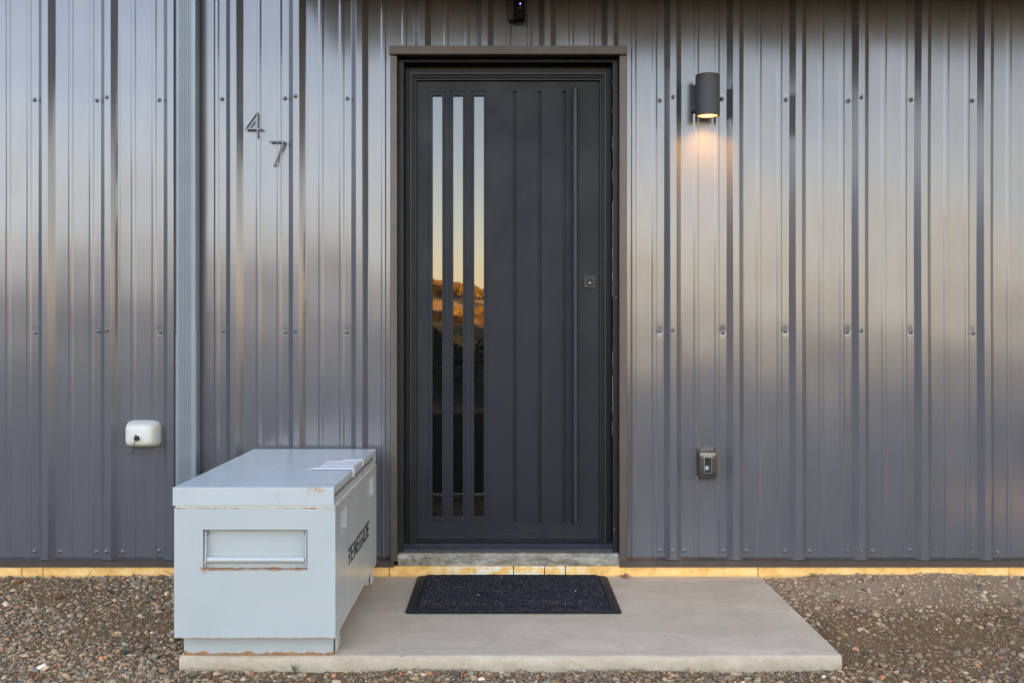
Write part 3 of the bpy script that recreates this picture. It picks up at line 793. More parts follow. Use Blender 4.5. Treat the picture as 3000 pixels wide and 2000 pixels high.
# lock
lkx0, lkx1, lkz1, lkz0 = PX(1709.5, LY), PX(1745.5, LY), PZ(807, LY), PZ(843.5, LY)
MB().rbox(lkx0, lkx1, LY-0.009, LY-0.0005, lkz0, lkz1, 0.0012).build('lock_plate', M['lock'], leaf)
lc = (PX(1728, LY), LY-0.009, PZ(827, LY))
MB().lathe([(0.0165, 0.001), (0.0165, -0.0), (0.0150, -0.0012), (0.0125, -0.0014), (0.0115, -0.0004), (0.0085, -0.0002)], lc, (0, 1, 0), 28).build('lock_ring', M['lock'], leaf, angle=40)
MB().lathe([(0.0052, 0.0), (0.0052, -0.003), (0.0042, -0.0038), (0.0005, -0.004)], (lc[0]-0.001, lc[1], lc[2]-0.004), (0, 1, 0), 20).build('lock_cylinder', M['brass'], leaf, angle=40)
MB().box(lc[0]-0.0022, lc[0]+0.0004, lc[1]-0.0047, lc[1]-0.003, lc[2]-0.008, lc[2]-0.001).build('keyhole', M['dark'], leaf)
for (X, Y) in ((1169, 273), (1169, 873), (1807, 260), (1807, 872), (1800, 1552)):
    screw(PX(X, 0), 0.004 if X < 1200 else 0.010, PZ(Y, 0), leaf.parent, 0.45)

mb = MB(); r_ = random.Random(4); zc = PZ(230, 0.017)
while zc > PZ(1250, 0.017):
    L = r_.uniform(0.01, 0.09)
    if r_.random() < 0.55:
        xc = XR-0.0315+r_.uniform(-0.0006, 0.0006)
        mb.tube([(xc, 0.0165, zc), (xc+r_.uniform(-.0008, .0008), 0.0158, zc-L*0.5), (xc, 0.0165, zc-L)], [0.0006, r_.uniform(0.0008, 0.0017), 0.0005], 6)
    zc -= L
tag(mb.build('caulk_line', M['caulk'], B), kind='stuff')

# ------------------------------------------------------------------ downspout (top-level)
dsx0, dsx1, dsy = PX(514, -0.092), PX(574.5, -0.092), -0.092
ds = thing('downspout', 'grey corrugated rectangular downspout running down the wall left of the house number', 'downspout', ((dsx0+dsx1)/2, -0.05, 0.05))
def spout(z0, z1, grow, name):
    pts = []; n = 9; w = dsx1-dsx0+2*grow
    xs_ = [dsx0-grow]
    pts = [(dsx0-grow, -0.036), (dsx0-grow, dsy-grow+0.006), (dsx0-grow+0.006, dsy-grow)]
    fx0 = dsx0+0.016
    for i in range(7):
        c = fx0+i*0.0088
        pts += [(c, dsy-grow), (c+0.002, dsy-grow+0.0032), (c+0.0045, dsy-grow+0.0032), (c+0.0065, dsy-grow)]
    pts += [(dsx1+grow-0.012, dsy-grow), (dsx1+grow-0.004, dsy-grow-0.0), (dsx1+grow, dsy-grow+0.006), (dsx1+grow, -0.036)]
    return MB().prism(pts, z0, z1, 'z').build(name, M['downspout'], ds)
spout(PZ(980, dsy), 2.99, 0.0, 'upper_pipe'); spout(0.02, PZ(978, dsy), 0.0016, 'lower_pipe')
MB().box(dsx0-0.035, dsx1+0.02, -0.0348, -0.033, 2.85, 2.88).build('strap', M['downspout'], ds)

# ------------------------------------------------------------------ house numbers
def bar(mb, p, q, w, y0, y1):
    p = Vector(p); q = Vector(q); d = (q-p).normalized(); n = Vector((-d.y, d.x))*w/2
    mb.prism([tuple(p+n), tuple(q+n), tuple(q-n), tuple(p-n)], y0, y1, 'y')
dy0, dy1 = -0.030, -0.018
def pd(X, Y): return P(X, Y, dy0)
g4 = thing('house_number', 'slim metal numeral 4 on the wall, upper left of the two digits', 'house number', (PX(745), -0.01, PZ(367)))
mb = MB(); bar(mb, pd(754.3, 329), pd(754.3, 405), 0.0073, dy0, dy1); bar(mb, pd(718.6, 377.8), pd(767.3, 377.8), 0.0073, dy0-0.0004, dy1+0.0004)
bar(mb, pd(753, 332), pd(721, 377), 0.0062, dy0+0.0004, dy1-0.0004); mb.build('numeral', M['digit_side'], g4)
mb = MB(); bar(mb, pd(754.3, 329.4), pd(754.3, 404.6), 0.0062, dy0-0.0016, dy0-0.0007); bar(mb, pd(719.4, 377.8), pd(766.9, 377.8), 0.0062, dy0-0.0020, dy0-0.0008); mb.build('numeral_face', M['digit_face'], g4)
for (X, Y) in ((754, 340), (754, 398)): MB().tube([(*[pd(X, Y)[0]], -0.019, pd(X, Y)[1]), (pd(X, Y)[0], 0.002, pd(X, Y)[1])], 0.0025, 8).build('standoff', M['dark'], g4)
g7 = thing('house_number', 'slim metal numeral 7 on the wall, lower right of the two digits', 'house number', (PX(812), -0.01, PZ(450)))
mb = MB(); bar(mb, pd(788.7, 414.5), pd(833.5, 414.5), 0.0073, dy0, dy1); bar(mb, pd(831.5, 413), pd(802, 488), 0.0073, dy0-0.0004, dy1+0.0004); mb.build('numeral', M['digit_side'], g7)
mb = MB(); bar(mb, pd(789.2, 414.5), pd(833, 414.5), 0.0058, dy0-0.0016, dy0-0.0007); bar(mb, pd(831.3, 413.5), pd(802.2, 487.5), 0.0058, dy0-0.0020, dy0-0.0008); mb.build('numeral_face', M['digit_face'], g7)
for (X, Y) in ((830, 417), (804, 483)): MB().tube([(pd(X, Y)[0], -0.019, pd(X, Y)[1]), (pd(X, Y)[0], 0.002, pd(X, Y)[1])], 0.0025, 8).build('standoff', M['dark'], g7)

# ------------------------------------------------------------------ wall lamp
LC = Vector((PX(2073, -0.10), -0.10, 0)); lz1 = PZ(212, -0.155); lz0 = 2.219; LR = 0.0575
lamp = thing('wall_lamp', 'lit grey cylinder downlight mounted on the wall right of the door', 'wall lamp', (LC.x, -0.0, lz0))
mb = MB(); mb.lathe([(0.0, lz1), (LR-0.0025, lz1), (LR-0.0008, lz1-0.0008), (LR, lz1-0.003), (LR, lz1-0.013), (LR-0.0015, lz1-0.0135), (LR-0.0015, lz1-0.0150), (LR, lz1-0.0155),
    (LR, lz0+0.0165), (LR-0.0015, lz0+0.016), (LR-0.0015, lz0+0.0145), (LR, lz0+0.014), (LR, lz0+0.001), (LR-0.001, lz0), (LR-0.0075, lz0), (LR-0.0085, lz0+0.004), (LR-0.0085, lz0+0.03)], (LC.x, LC.y, 0), (0, 0, 1), 64, caps=False)
mb.build('lamp_body', M['lamp'], lamp, angle=40)
px0 = PX(2025.5, -0.02)
MB().rbox(px0, 2*LC.x-px0, -0.042, 0.0, PZ(327, -0.03), PZ(251, -0.03), 0.004).build('mounting_plate', M['lamp'], lamp)
t = NT('lamp_lens'); _x, _y, _z = t.sep()
_r = t.math('SQRT', t.math('ADD', t.math('MULTIPLY', _x, _x), t.math('MULTIPLY', _y, _y)))
m_lens = t.set(color=(1, 0.8, 0.5), emit=t.ramp(t.math('MULTIPLY', _r, 20), [(0.45, (1.0, 0.72, 0.36)), (0.80, (1.0, 0.52, 0.12)), (0.97, (0.9, 0.28, 0.02))]), estr=0.22, rough=0.5)
MB().lathe([(0.0, lz0+0.0012), (LR-0.0095, lz0+0.0012), (LR-0.0095, lz0+0.0030), (0.0, lz0+0.0030)], (LC.x, LC.y, 0), (0, 0, 1), 48, caps=False).build('lens', m_lens, lamp, at=(LC.x, LC.y, lz0))
ld = bpy.data.lights.new('lamp_light', 'AREA'); ld.shape = 'DISK'; ld.size = 0.09; ld.spread = math.radians(125); ld.energy = 0.36; ld.color = (1.0, 0.43, 0.055)
lo = bpy.data.objects.new('lamp_light', ld); col.objects.link(lo); lo.location = (LC.x, LC.y, lz0+0.0005); attach(lo, lamp)

# ------------------------------------------------------------------ video doorbell camera above the door
cx0, cx1 = PX(1508, -0.09), PX(1538.5, -0.09)
vc = thing('security_camera', 'small black security camera with a blue light high above the door', 'camera', ((cx0+cx1)/2, 0, PZ(50)))
MB().rbox(PX(1489, -0.012), PX(1530, -0.012), -0.045, -0.0, PZ(62, -0.03), 2.84, 0.004).build('bracket', M['lock'], vc)
MB().rbox(cx0-0.006, cx1+0.001, -0.085, -0.043, PZ(58, -0.085), 2.86, 0.004).build('housing', M['camera_black'], vc)
MB().rbox(cx0+0.004, cx1-0.001, -0.093, -0.082, PZ(56.5, -0.09), 2.85, 0.003).build('face_plate', M['camera_black'], vc)
c = P(1524, 22, -0.094); MB().lathe([(0.0085, 0.0), (0.0085, -0.003), (0.006, -0.0045), (0.0025, -0.004)], (c[0], -0.093, c[1]), (0, 1, 0), 24).build('camera_lens', M['lock'], vc, angle=40)
t = NT('blue_led'); m_led = t.set(color=(0.1, 0.1, 1), emit=(0.08, 0.08, 1.0), estr=4.0)
c = P(1524.3, 11.4, -0.094); MB().lathe([(0.0022, 0.0), (0.0022, -0.0012), (0.001, -0.002)], (c[0], -0.0925, c[1]), (0, 1, 0), 12).build('indicator_light', m_led, vc)

# ------------------------------------------------------------------ faucet cover
fcx, fcz = PX(418, -0.03), PZ(1271, -0.03); hw, hh = 0.0815, 0.0655
fc = thing('faucet_cover', 'cream foam faucet cover with a black knob and cord on the wall', 'faucet cover', (fcx, 0, fcz))
mb = MB(); n = 48; layers = [(1.0, 0.0), (1.01, -0.012), (1.0, -0.022), (0.965, -0.036), (0.90, -0.056), (0.83, -0.074), (0.74, -0.088), (0.60, -0.096), (0.35, -0.098), (0.0, -0.0985)]
for (s, yy) in layers:
    sk = -max(0, -yy)/0.0985*0.016*0
    for k in range(n):
        a = 2*math.pi*k/n; ca, sa = math.cos(a), math.sin(a); e = 2/5.0
        ux = math.copysign(abs(ca)**e, ca)*hw*s; uz = math.copysign(abs(sa)**e, sa)*hh*s
        mb.v.append((fcx+ux, yy, fcz+uz*(1-0.02*ux/hw)))
for i in range(len(layers)-1):
    for k in range(n): mb.f.append((i*n+k, i*n+(k+1) % n, (i+1)*n+(k+1) % n, (i+1)*n+k))
mb.build('cover_shell', M['cover_white'], fc, smooth=True, at=(fcx, 0, fcz))
kc = P(340+598/9.8, 1180+1015/9.8, -0.105)
MB().lathe([(0.0, -0.120), (0.009, -0.119), (0.0118, -0.114), (0.0118, -0.100), (0.009, -0.090)], (kc[0], 0, kc[1]), (0, 1, 0), 24, caps=False).build('cord_lock', M['rubber'], fc, angle=40)
MB().lathe([(0.0, -0.112), (0.0035, -0.111), (0.004, -0.106), (0.003, -0.096)], (kc[0]-0.0055, 0, kc[1]+0.0125), (0, 1, 0), 14, caps=False).build('cord_knob', M['rubber'], fc, angle=40)
pts = [P(340+X/9.8, 1180+Y/9.8, -0.115) for X, Y in ((560, 1040), (530, 1085), (500, 1140), (485, 1200), (478, 1300), (465, 1380), (460, 1440))]
MB().tube([(p[0], -0.118+0.006*i, p[1]) for i, p in enumerate(pts)], 0.0017, 8).build('draw_cord', M['rubber'], fc, smooth=True)
p, q = P(340+398/9.8, 1180+1456/9.8, -0.08), P(340+522/9.8, 1180+1434/9.8, -0.08)
MB().tube([(p[0], -0.082, p[1]), (q[0], -0.082, q[1])], 0.0017, 8).build('cord_toggle', M['rubber'], fc, smooth=True)

# ------------------------------------------------------------------ outlet box
oy = -0.058
ox0, ox1, oz1, oz0 = PX(2047.5, oy), PX(2101, oy), PZ(1321, oy), PZ(1402, oy)
ob = thing('outlet_box', 'bronze weatherproof outlet cover with a small clear window, low on the wall', 'outlet cover', ((ox0+ox1)/2, 0, (oz0+oz1)/2))
MB().rbox(ox0-0.001, ox1-0.006, -0.026, -0.0, oz0-0.002, oz1+0.013, 0.005).build('back_box', M['outlet_bronze'], ob)
us = [ox0, PX(2063.8, oy), PX(2084.2, oy), ox1]; vs_ = [oz0, PZ(1385.5, oy), PZ(1338.5, oy), oz1]
wx0, wx1, wz0, wz1 = us[1], us[2], vs_[1], vs_[2]
mb = MB(); n_ = 40; ocx, ocz, ohw, ohh = (ox0+ox1)/2, (oz0+oz1)/2, (ox1-ox0)/2, (oz1-oz0)/2
for (s_, yy) in ((1.0, -0.024), (1.0, oy+0.012), (0.985, oy+0.006), (0.94, oy+0.002), (0.84, oy+0.0006), (0.5, oy-0.0006), (0.0, oy-0.001)):
    for k in range(n_):
        a = 2*math.pi*k/n_; ca, sa = math.cos(a), math.sin(a); e = 2/7.0
        mb.v.append((ocx+math.copysign(abs(ca)**e, ca)*ohw*s_, yy, ocz+math.copysign(abs(sa)**e, sa)*ohh*s_))
for i in range(6):
    for k in range(n_): mb.f.append((i*n_+k, i*n_+(k+1) % n_, (i+1)*n_+(k+1) % n_, (i+1)*n_+k))
lidm = mb.build('hinged_cover', M['outlet_bronze'], ob, smooth=True, angle=50)
MB().rbox(wx0-0.001, wx1+0.001, oy-0.0032, oy+0.002, wz0-0.001, wz1+0.001, 0.0012).build('window_rim', M['outlet_grey'], lidm)
MB().rbox(wx0+0.0006, wx1-0.0006, oy-0.0042, oy+0.001, wz0+0.0008, wz1-0.0008, 0.0006).build('cover_window', M['outlet_window'], lidm)
wcx, wcz = wx0+0.0115, PZ(1370, oy)
MB().lathe([(0.0105, 0.0), (0.0105, -0.0008), (0.0095, -0.0012)], (wcx, oy-0.0043, wcz), (0, 1, 0), 24).build('receptacle', M['outlet_grey'], lidm)
MB().lathe([(0.0016, 0.0), (0.0016, -0.0005)], (wcx-0.004, oy-0.0056, wcz-0.006), (0, 1, 0), 10).build('receptacle_slot', M['dark'], lidm)
for i in range(4):
    x = PX(2058+8.8*i, -0.026); MB().box(x-0.0016, x+0.0016, -0.0275, -0.0255, oz1+0.007, oz1+0.010).build('hinge_pin', M['outlet_white'], ob)
MB().tube([(ox0-0.004, -0.05, oz0+0.012), (ox0-0.010, -0.05, oz0+0.004), (ox0-0.006, -0.045, oz0-0.004)], 0.002, 8).build('latch', M['digit_face'], ob)
for i, X in enumerate((2053, 2067, 2071)): MB().box(PX(X, -0.04), PX(X+4, -0.04), -0.05, -0.035, oz0-0.0035, oz0+0.001).build('cord_slot', M['dark'], ob)

# ------------------------------------------------------------------ storage chest
bx0, bx1, by0, by1, bz0, bz1 = -1.2025, -0.617, -1.310, -0.088, 0.080, 0.554
ch = thing('storage_chest', 'pale blue grey steel job site chest with rust stains standing on the slab', 'storage chest', ((bx0+bx1)/2, (by0+by1)/2, 0.0))
mb = MB()
hx0, hx1, hz0, hz1 = -1.098, -0.719, 0.329, 0.4725
us = [bx0, hx0, hx1, bx1]; vs_ = [bz0, hz0, hz1, bz1]
depth_grid(mb, us, vs_, lambda u, v: 0.032 if (hx0 < u < hx1 and hz0 < v < hz1) else 0.0, lambda u, v, d: (u, by0+d, v))
pk = [(-1.186, -1.041), (-0.363, -0.215)]
us = [by0, pk[0][0], pk[0][1], pk[1][0], pk[1][1], by1]; vs_ = [bz0, 0.433, 0.5175, bz1]
depth_grid(mb, us, vs_, lambda u, v: 0.03 if (0.433 < v < 0.5175 and any(a < u < b_ for a, b_ in pk)) else 0.0, lambda u, v, d: (bx1-d, u, v))
mb.quad((bx0, by0, bz0), (bx0, by1, bz0), (bx0, by1, bz1), (bx0, by0, bz1)); mb.quad((bx0, by1, bz0), (bx1, by1, bz0), (bx1, by1, bz1), (bx0, by1, bz1))
mb.quad((bx0, by0, bz0), (bx1, by0, bz0), (bx1, by1, bz0), (bx0, by1, bz0)); mb.quad((bx0, by0, bz1), (bx1, by0, bz1), (bx1, by1, bz1), (bx0, by1, bz1))
me = mb.mesh('chest_body', M['box'], Vector(ch.location))
bm = bmesh.new(); bm.from_mesh(me); bmesh.ops.remove_doubles(bm, verts=bm.verts[:], dist=1e-5); bmesh.ops.recalc_face_normals(bm, faces=bm.faces[:]); bm.to_mesh(me); bm.free()
body = bpy.data.objects.new('chest_body', me); col.objects.link(body); body.parent = ch
bvm = body.modifiers.new('soft_edges', 'BEVEL'); bvm.width = 0.0022; bvm.segments = 3; bvm.limit_method = 'ANGLE'; bvm.angle_limit = math.radians(60)
MB().box(bx0+0.005, bx1-0.003, by0+0.003, by1-0.004, bz1+0.0004, bz1+0.0055).build('gasket', M['gasket'], ch)
# lid
lx0_, lx1_, lz0_, lz1_ = -1.207, -0.6225, 0.5600, 0.6275
mb = MB()
mb.prism([(lx0_, lz0_), (lx1_, lz0_), (lx1_, 0.5775), (lx1_-0.009, 0.5800), (lx1_-0.009, 0.5975), (lx1_-0.001, 0.6000), (lx1_, 0.6020), (lx1_, lz1_-0.003), (lx1_-0.003, lz1_), (lx0_+0.003, lz1_), (lx0_, lz1_-0.003)], -1.3045, -0.083, 'y')
lid = mb.build('lid', M['lid'], ch, at=(-0.9, -0.7, 0.56))
MB().rbox(lx0_-0.0006, lx1_+0.0006, -1.3125, -1.3046, lz0_, lz1_+0.0004, 0.0018, 2).build('lid_end_plate', M['lid'], lid)
MB().rbox(lx1_-0.0088, lx1_+0.0004, -0.0829, -0.080, lz0_, lz1_, 0.001, 1).build('lid_end_plate', M['lid'], lid)
MB().quad((lx1_-0.0086, -1.3040, 0.5802), (lx1_-0.0086, -0.0835, 0.5802), (lx1_-0.0086, -0.0835, 0.5973), (lx1_-0.0086, -1.3040, 0.5973)).build('channel_shade_strip', M['groove'], lid)  # flat strip carrying the painted shade of the channel
# front handle
hy = by0+0.014
mb = MB(); mb.tube([(hx0+0.012, hy, 0.362), (hx1-0.012, hy, 0.362)], 0.0105, 20); mb.build('grab_bar', M['lid'], ch, angle=40)
for sx, s in ((hx0+0.0065, 1), (hx1-0.0065, -1)):
    MB().prism([(by0+0.004, 0.350), (by0+0.024, 0.350), (by0+0.029, 0.468), (by0+0.012, 0.468), (by0+0.006, 0.375)], sx-0.0022, sx+0.0022, 'x').build('handle_arm', M['lid'], ch)
    MB().lathe([(0.0075, 0), (0.0075, 0.003), (0.005, 0.0055), (0.001, 0.006)], (sx+s*0.0022, by0+0.020, 0.4575), (s, 0, 0), 14).build('handle_bolt', M['digit_face'], ch)
# skids
for (ya, yb) in ((-1.250, -1.150), (-0.235, -0.135)):
    mb = MB(); s0, s1 = -1.185, -0.636
    mb.box(s0, s1, ya, ya+0.004, 0.001, bz0); mb.box(s0+0.003, s1+0.012, yb-0.004, yb, 0.001, bz0)
    mb.box(s1-0.004, s1+0.0, ya+0.0041, ya+0.05, 0.001, bz0); mb.box(s1+0.004, s1+0.012, ya+0.028, yb-0.0041, 0.0015, bz0-0.012); mb.box(s0, s0+0.004, ya+0.0041, yb-0.0041, 0.001, bz0)
    mb.build('skid', M['box'], ch, at=ch.location)
# lettering: RENEGADE with a stemless first letter
def glyph(c):
    t, v = 0.25, 0.165
    R_ = lambda a, b_, c_, d: [(a, c_), (b_, c_), (b_, d), (a, d)]
    if c == 'E': return [R_(0, t, 0, 1), R_(t, 1, 0, v), R_(t, 0.9, 0.41, 0.59), R_(t, 1, 1-v, 1)]
    if c == 'N': return [R_(0, t, 0, 1), R_(1-t, 1, 0, 1), [(t, 1), (t, 0.62), (1-t, 0.0), (1-t, 0.38)]]
    if c == 'G': return [[(0, 0.14), (0.1, 0), (t, 0), (t, 1), (0.1, 1), (0, 0.86)], R_(t, 1, 1-v, 1), R_(t, 1, 0, v), R_(1-t, 1, v, 0.52), R_(0.55, 1-t, 0.36, 0.52)]
    if c == 'A': return [[(0, 0), (t, 0), (t+0.06, 1), (0.16, 1)], [(1-t, 0), (1, 0), (0.84, 1), (1-t-0.06, 1)], R_(t+0.061, 1-t-0.061, 1-v, 1), R_(t+0.03, 1-t-0.03, 0.22, 0.40)]
    if c == 'D': return [R_(0, t, 0, 1), R_(t, 1-t, 0, v), R_(t, 1-t, 1-v, 1), [(1-t, 0), (0.88, 0), (1, 0.15), (1, 0.85), (0.88, 1), (1-t, 1)]]
    return [R_(0, 1-t, 1-v, 1), [(1-t, 0.52), (1, 0.60), (1, 0.9), (0.92, 1), (1-t, 1)], [(0.12, 0.44), (0.66, 0.52), (0.66, 0.62), (0.12, 0.62)], [(0.30, 0), (0.62, 0), (0.90, 0.5185), (0.72, 0.5185), (0.52, 0.50)]]
ta, tb, za, zb_ = -1.0, -0.355, 0.270, 0.338
cw = (tb-ta)/8
mb = MB()
for i, c in enumerate('RENEGADE'):
    for poly in glyph(c):
        mb.prism([(ta+cw*(i+(p[0]+0.05*p[1])*0.79), za+(zb_-za)*p[1]) for p in poly], bx1+0.0003, bx1+0.0011, 'x')
mb.build('lettering', M['ink'], ch)
# paper label and tape on the lid (lies on the lid, stuck fast)
def sheet(name, quad, mat, nu=14, nv=8, lift=0.0012, curl=0.0, edge_drop=None):
    mb = MB(); a, b_, c, d = [Vector((*p, 0)) for p in quad]
    for i in range(nu+1):
        for j in range(nv+1):
            u, v = i/nu, j/nv
            p = a*(1-u)*(1-v)+b_*u*(1-v)+c*u*v+d*(1-u)*v
            n_ = mnoise.noise(Vector((p.x*30, p.y*30, 4)))
            z = lz1_+lift+0.0012*abs(n_)+curl*max(0, v-0.75)*4*max(0, 1-abs(u-0.25)*3)
            x = p.x
            if edge_drop is not None and x > lx1_-0.001: z = lz1_+0.001-(x-lx1_)*1.0; x = lx1_+0.0016
            mb.v.append((x, p.y+0.003*n_, z))
    for i in range(nu):
        for j in range(nv): k = i*(nv+1)+j; mb.f.append((k, k+nv+1, k+nv+2, k+1))
    o = mb.build(name, mat, ch, smooth=True)
    md = o.modifiers.new('thickness', 'SOLIDIFY'); md.thickness = 0.0006; md.offset = 0
sheet('paper_label', [(-0.772, -0.80), (-0.630, -0.80), (-0.628, -0.53), (-0.772, -0.53)], M['paper'], curl=0.006)
sheet('tape', [(-0.812, -0.842), (-0.592, -0.842), (-0.592, -0.790), (-0.780, -0.787)], M['tape'], nu=40, lift=0.0032, edge_drop=True)
sheet('tape', [(-0.715, -0.560), (-0.600, -0.560), (-0.600, -0.515), (-0.715, -0.520)], M['tape'], nu=30, lift=0.0032, edge_drop=True)

# ------------------------------------------------------------------ doormat
mt = thing('doormat', 'black ribbed rubber backed doormat in front of the entry door', 'doormat', (0.034, -0.36, 0.0))
ax0, ax1, ay0, ay1 = -0.424, 0.494, -0.690, -0.018
mb = MB(); BW = 0.043
rings = [(0.0, 0.0012), (0.0, 0.0035), (0.012, 0.0085), (0.040, 0.0115), (BW, 0.0115), (BW+0.001, 0.006)]
nseg = 6
def ring(ins, z, r=0.02):
    pts = []; r = max(0.004, r-ins*0.25)
    for (cx, cy, a0) in ((ax1-ins-r, ay1-ins-r, 0), (ax0+ins+r, ay1-ins-r, 90), (ax0+ins+r, ay0+ins+r, 180), (ax1-ins-r, ay0+ins+r, 270)):
        for s in range(nseg+1):
            a = math.radians(a0+90*s/nseg); pts.append((cx+r*math.cos(a), cy+r*math.sin(a), z))
    return pts
R = [ring(i, z) for i, z in rings]; n = len(R[0])
for r_ in R: mb.v += r_
for i in range(len(R)-1):
    for k in range(n): mb.f.append((i*n+k, i*n+(k+1) % n, (i+1)*n+(k+1) % n, (i+1)*n+k))
mb.f.append(tuple(range(n))); mb.f.append(tuple((len(R)-1)*n+k for k in range(n)))
mb.build('rubber_border', M['mat_rubber'], mt, angle=35)
ix0, ix1, iy0, iy1 = ax0+BW+0.002, ax1-BW-0.002, ay0+0.022, ay1-0.008
ribs_n = 46; mxs = np.linspace(ix0, ix1, 200); mys = np.linspace(iy0, iy1, ribs_n*6+1)
MX, MY = np.meshgrid(mxs, mys, indexing='ij')
ph = (MY-iy0)/(iy1-iy0)*ribs_n
MZ = 0.0118+0.0022*np.abs(np.sin(ph*math.pi))**0.6+rng.uniform(-0.0007, 0.0007, MX.shape)+0.0006*fbm(MX, MY, 20, 3)
e = np.minimum(np.minimum(MX-ix0, ix1-MX), np.minimum(MY-iy0, iy1-MY)); MZ = np.where(e < 0.002, 0.006, MZ)
cm = grid_mesh('ribbed_carpet', np.stack([MX, MY, MZ], -1).reshape(-1, 3), np.arange(MX.size).reshape(MX.shape), M['carpet'])
o = bpy.data.objects.new('ribbed_carpet', cm); col.objects.link(o); attach(o, mt)

for nm, mat_, cnt_ in (('lint', 'grime', 1100), ('lint', 'tape', 12)):
    mb = MB(); r_ = random.Random(cnt_); rows = [r_.uniform(iy0, iy1) for _ in range(16)]
    for i in range(cnt_):
        x = r_.uniform(ix0, ix1); y = min(iy1, max(iy0, r_.choice(rows)+r_.gauss(0, 0.006))) if i % 4 else r_.uniform(iy0, iy1)
        s_ = r_.uniform(0.0006, 0.0015); L = s_*r_.uniform(1, 4); a = r_.gauss(0, 0.5)
        mb.add([(x-L, y-L*a-s_, 0.0142), (x+L, y+L*a, 0.0142), (x, y+s_*1.3, 0.0142), (x, y, 0.0142+s_*1.3)], [(0, 1, 3), (1, 2, 3), (2, 0, 3)])
    mb.build(nm, M[mat_], mt)
# ------------------------------------------------------------------ gravel
def ico(sub):
    bm = bmesh.new(); bmesh.ops.create_icosphere(bm, subdivisions=sub, radius=1)
    bm.verts.index_update(); V = np.array([v.co[:] for v in bm.verts]); F = np.array([[v.index for v in f.verts] for f in bm.faces]); bm.free(); return V, F
I1, I2 = ico(1), ico(2)
def lumpy(V, amp, seed):
    r = np.random.default_rng(seed); out = V.copy()
    for _ in range(9):
        d = r.normal(size=3); d /= np.linalg.norm(d); off = r.uniform(0.42, 0.80)
        s = out@d; cutm = s > off; out[cutm] -= np.outer(s[cutm]-off, d)*0.96      # planar facets
    return out*(1+r.uniform(-amp, amp, (len(V), 1)))
def in_slab(x, y): return (x > SX0-0.004) & (x < SX1+0.004) & (y > SY-0.006)
def stones(name, n, rlo, rhi, base, dens, sink, seed, power=2.2):
    r = np.random.default_rng(seed)
    x = r.uniform(-3.3, 3.3, n*3); y = -r.uniform(0.0, 2.45, n*3)
    keep = (~in_slab(x, y)) & (r.uniform(0, 1, n*3) < dens(x, y)); x, y = x[keep][:n], y[keep][:n]; n = len(x)
    rad = rlo+(rhi-rlo)*r.uniform(0, 1, n)**power
    y = np.minimum(y, -0.016-rad*0.8)
    V0, F0 = base; nv, nf = len(V0), len(F0); var = [lumpy(V0, 0.10, seed*50+i) for i in range(24)]
    vi = r.integers(0, 24, n); VV = np.stack(var)[vi]
    sc = np.stack([r.uniform(0.75, 1.35, n), r.uniform(0.7, 1.1, n), r.uniform(0.45, 0.8, n)], -1)*rad[:, None]
    VV = VV*sc[:, None, :]
    th = r.uniform(0, 6.28, n); tx = r.normal(0, 0.35, n)
    c, s = np.cos(tx), np.sin(tx); yy = VV[..., 1]*c[:, None]-VV[..., 2]*s[:, None]; zz = VV[..., 1]*s[:, None]+VV[..., 2]*c[:, None]
    c, s = np.cos(th), np.sin(th); xx = VV[..., 0]*c[:, None]-yy*s[:, None]; yy = VV[..., 0]*s[:, None]+yy*c[:, None]
    gz = ground_h(x, y)+rad*r.uniform(*sink, n)
    P3 = np.stack([xx+x[:, None], yy+y[:, None], zz+gz[:, None]], -1).reshape(-1, 3)
    F = (F0[None]+(np.arange(n)*nv)[:, None, None]).reshape(-1, 3)
    me = bpy.data.meshes.new(name); me.vertices.add(len(P3)); me.vertices.foreach_set('co', P3.astype(np.float32).ravel())
    me.loops.add(len(F)*3); me.loops.foreach_set('vertex_index', F.astype(np.int32).ravel())
    me.polygons.add(len(F)); me.polygons.foreach_set('loop_start', np.arange(0, len(F)*3, 3, dtype=np.int32)); me.update(calc_edges=True)
    pc = 1.55*np.array(PAL)[r.choice(len(PAL), n, p=PW)]*r.uniform(0.45, 1.35, (n, 1))
    # fines and stones in the silt on the right are paler with dust; mid right ones are coated brown
    dust = np.clip((x-1.1)*3, 0, 1)*np.clip((y+0.75)*3, 0, 1); pc = pc*(1-0.55*dust[:, None])+np.array([0.56, 0.42, 0.28])*0.55*dust[:, None]
    soil = np.clip((x-1.1)*3, 0, 1)*np.clip((-y-0.5)*4, 0, 1)*np.clip((1.45+y)*4, 0, 1); pc = pc*(1-0.4*soil[:, None])+np.array([0.20, 0.125, 0.065])*0.4*soil[:, None]
    pc = pc*0.80+np.array([0.27, 0.185, 0.110])*0.22
    if rhi < 0.007: pc = pc*0.45+np.array([0.28, 0.175, 0.09])*0.55
    cv = np.concatenate([np.repeat(pc, nv, 0), np.ones((n*nv, 1))], 1).astype(np.float32)
    at = me.color_attributes.new('stone_colour', 'FLOAT_COLOR', 'POINT'); at.data.foreach_set('color', cv.ravel())
    me.materials.append(M['stone'])
    o = bpy.data.objects.new(name, me); col.objects.link(o); tag(o, kind='stuff'); return o
def dens_mid(x, y):
    d = np.ones_like(x)
    inner = (np.abs(x) < 2.75)
    d = np.where(inner, d, 0.45)
    right = (x > 1.2) & (y > -1.42)
    d = np.where(right, d*(0.24+0.12*(y > -0.15)+0.30*np.clip((-y-0.95)*3, 0, 1)), d)
    left = (x < -1.2) & (y > -1.25)
    nz = fbm(x, y, 5.0, 4, 0.6, 3)
    patch = np.clip(0.80+0.35*nz, 0.34, 1.0)
    d = np.where(left, d*patch, d)
    d = np.where(y < -1.25, d*np.clip(0.85+0.3*nz, 0.35, 1), d)
    return np.where(y < -2.0, d*0.5, d)
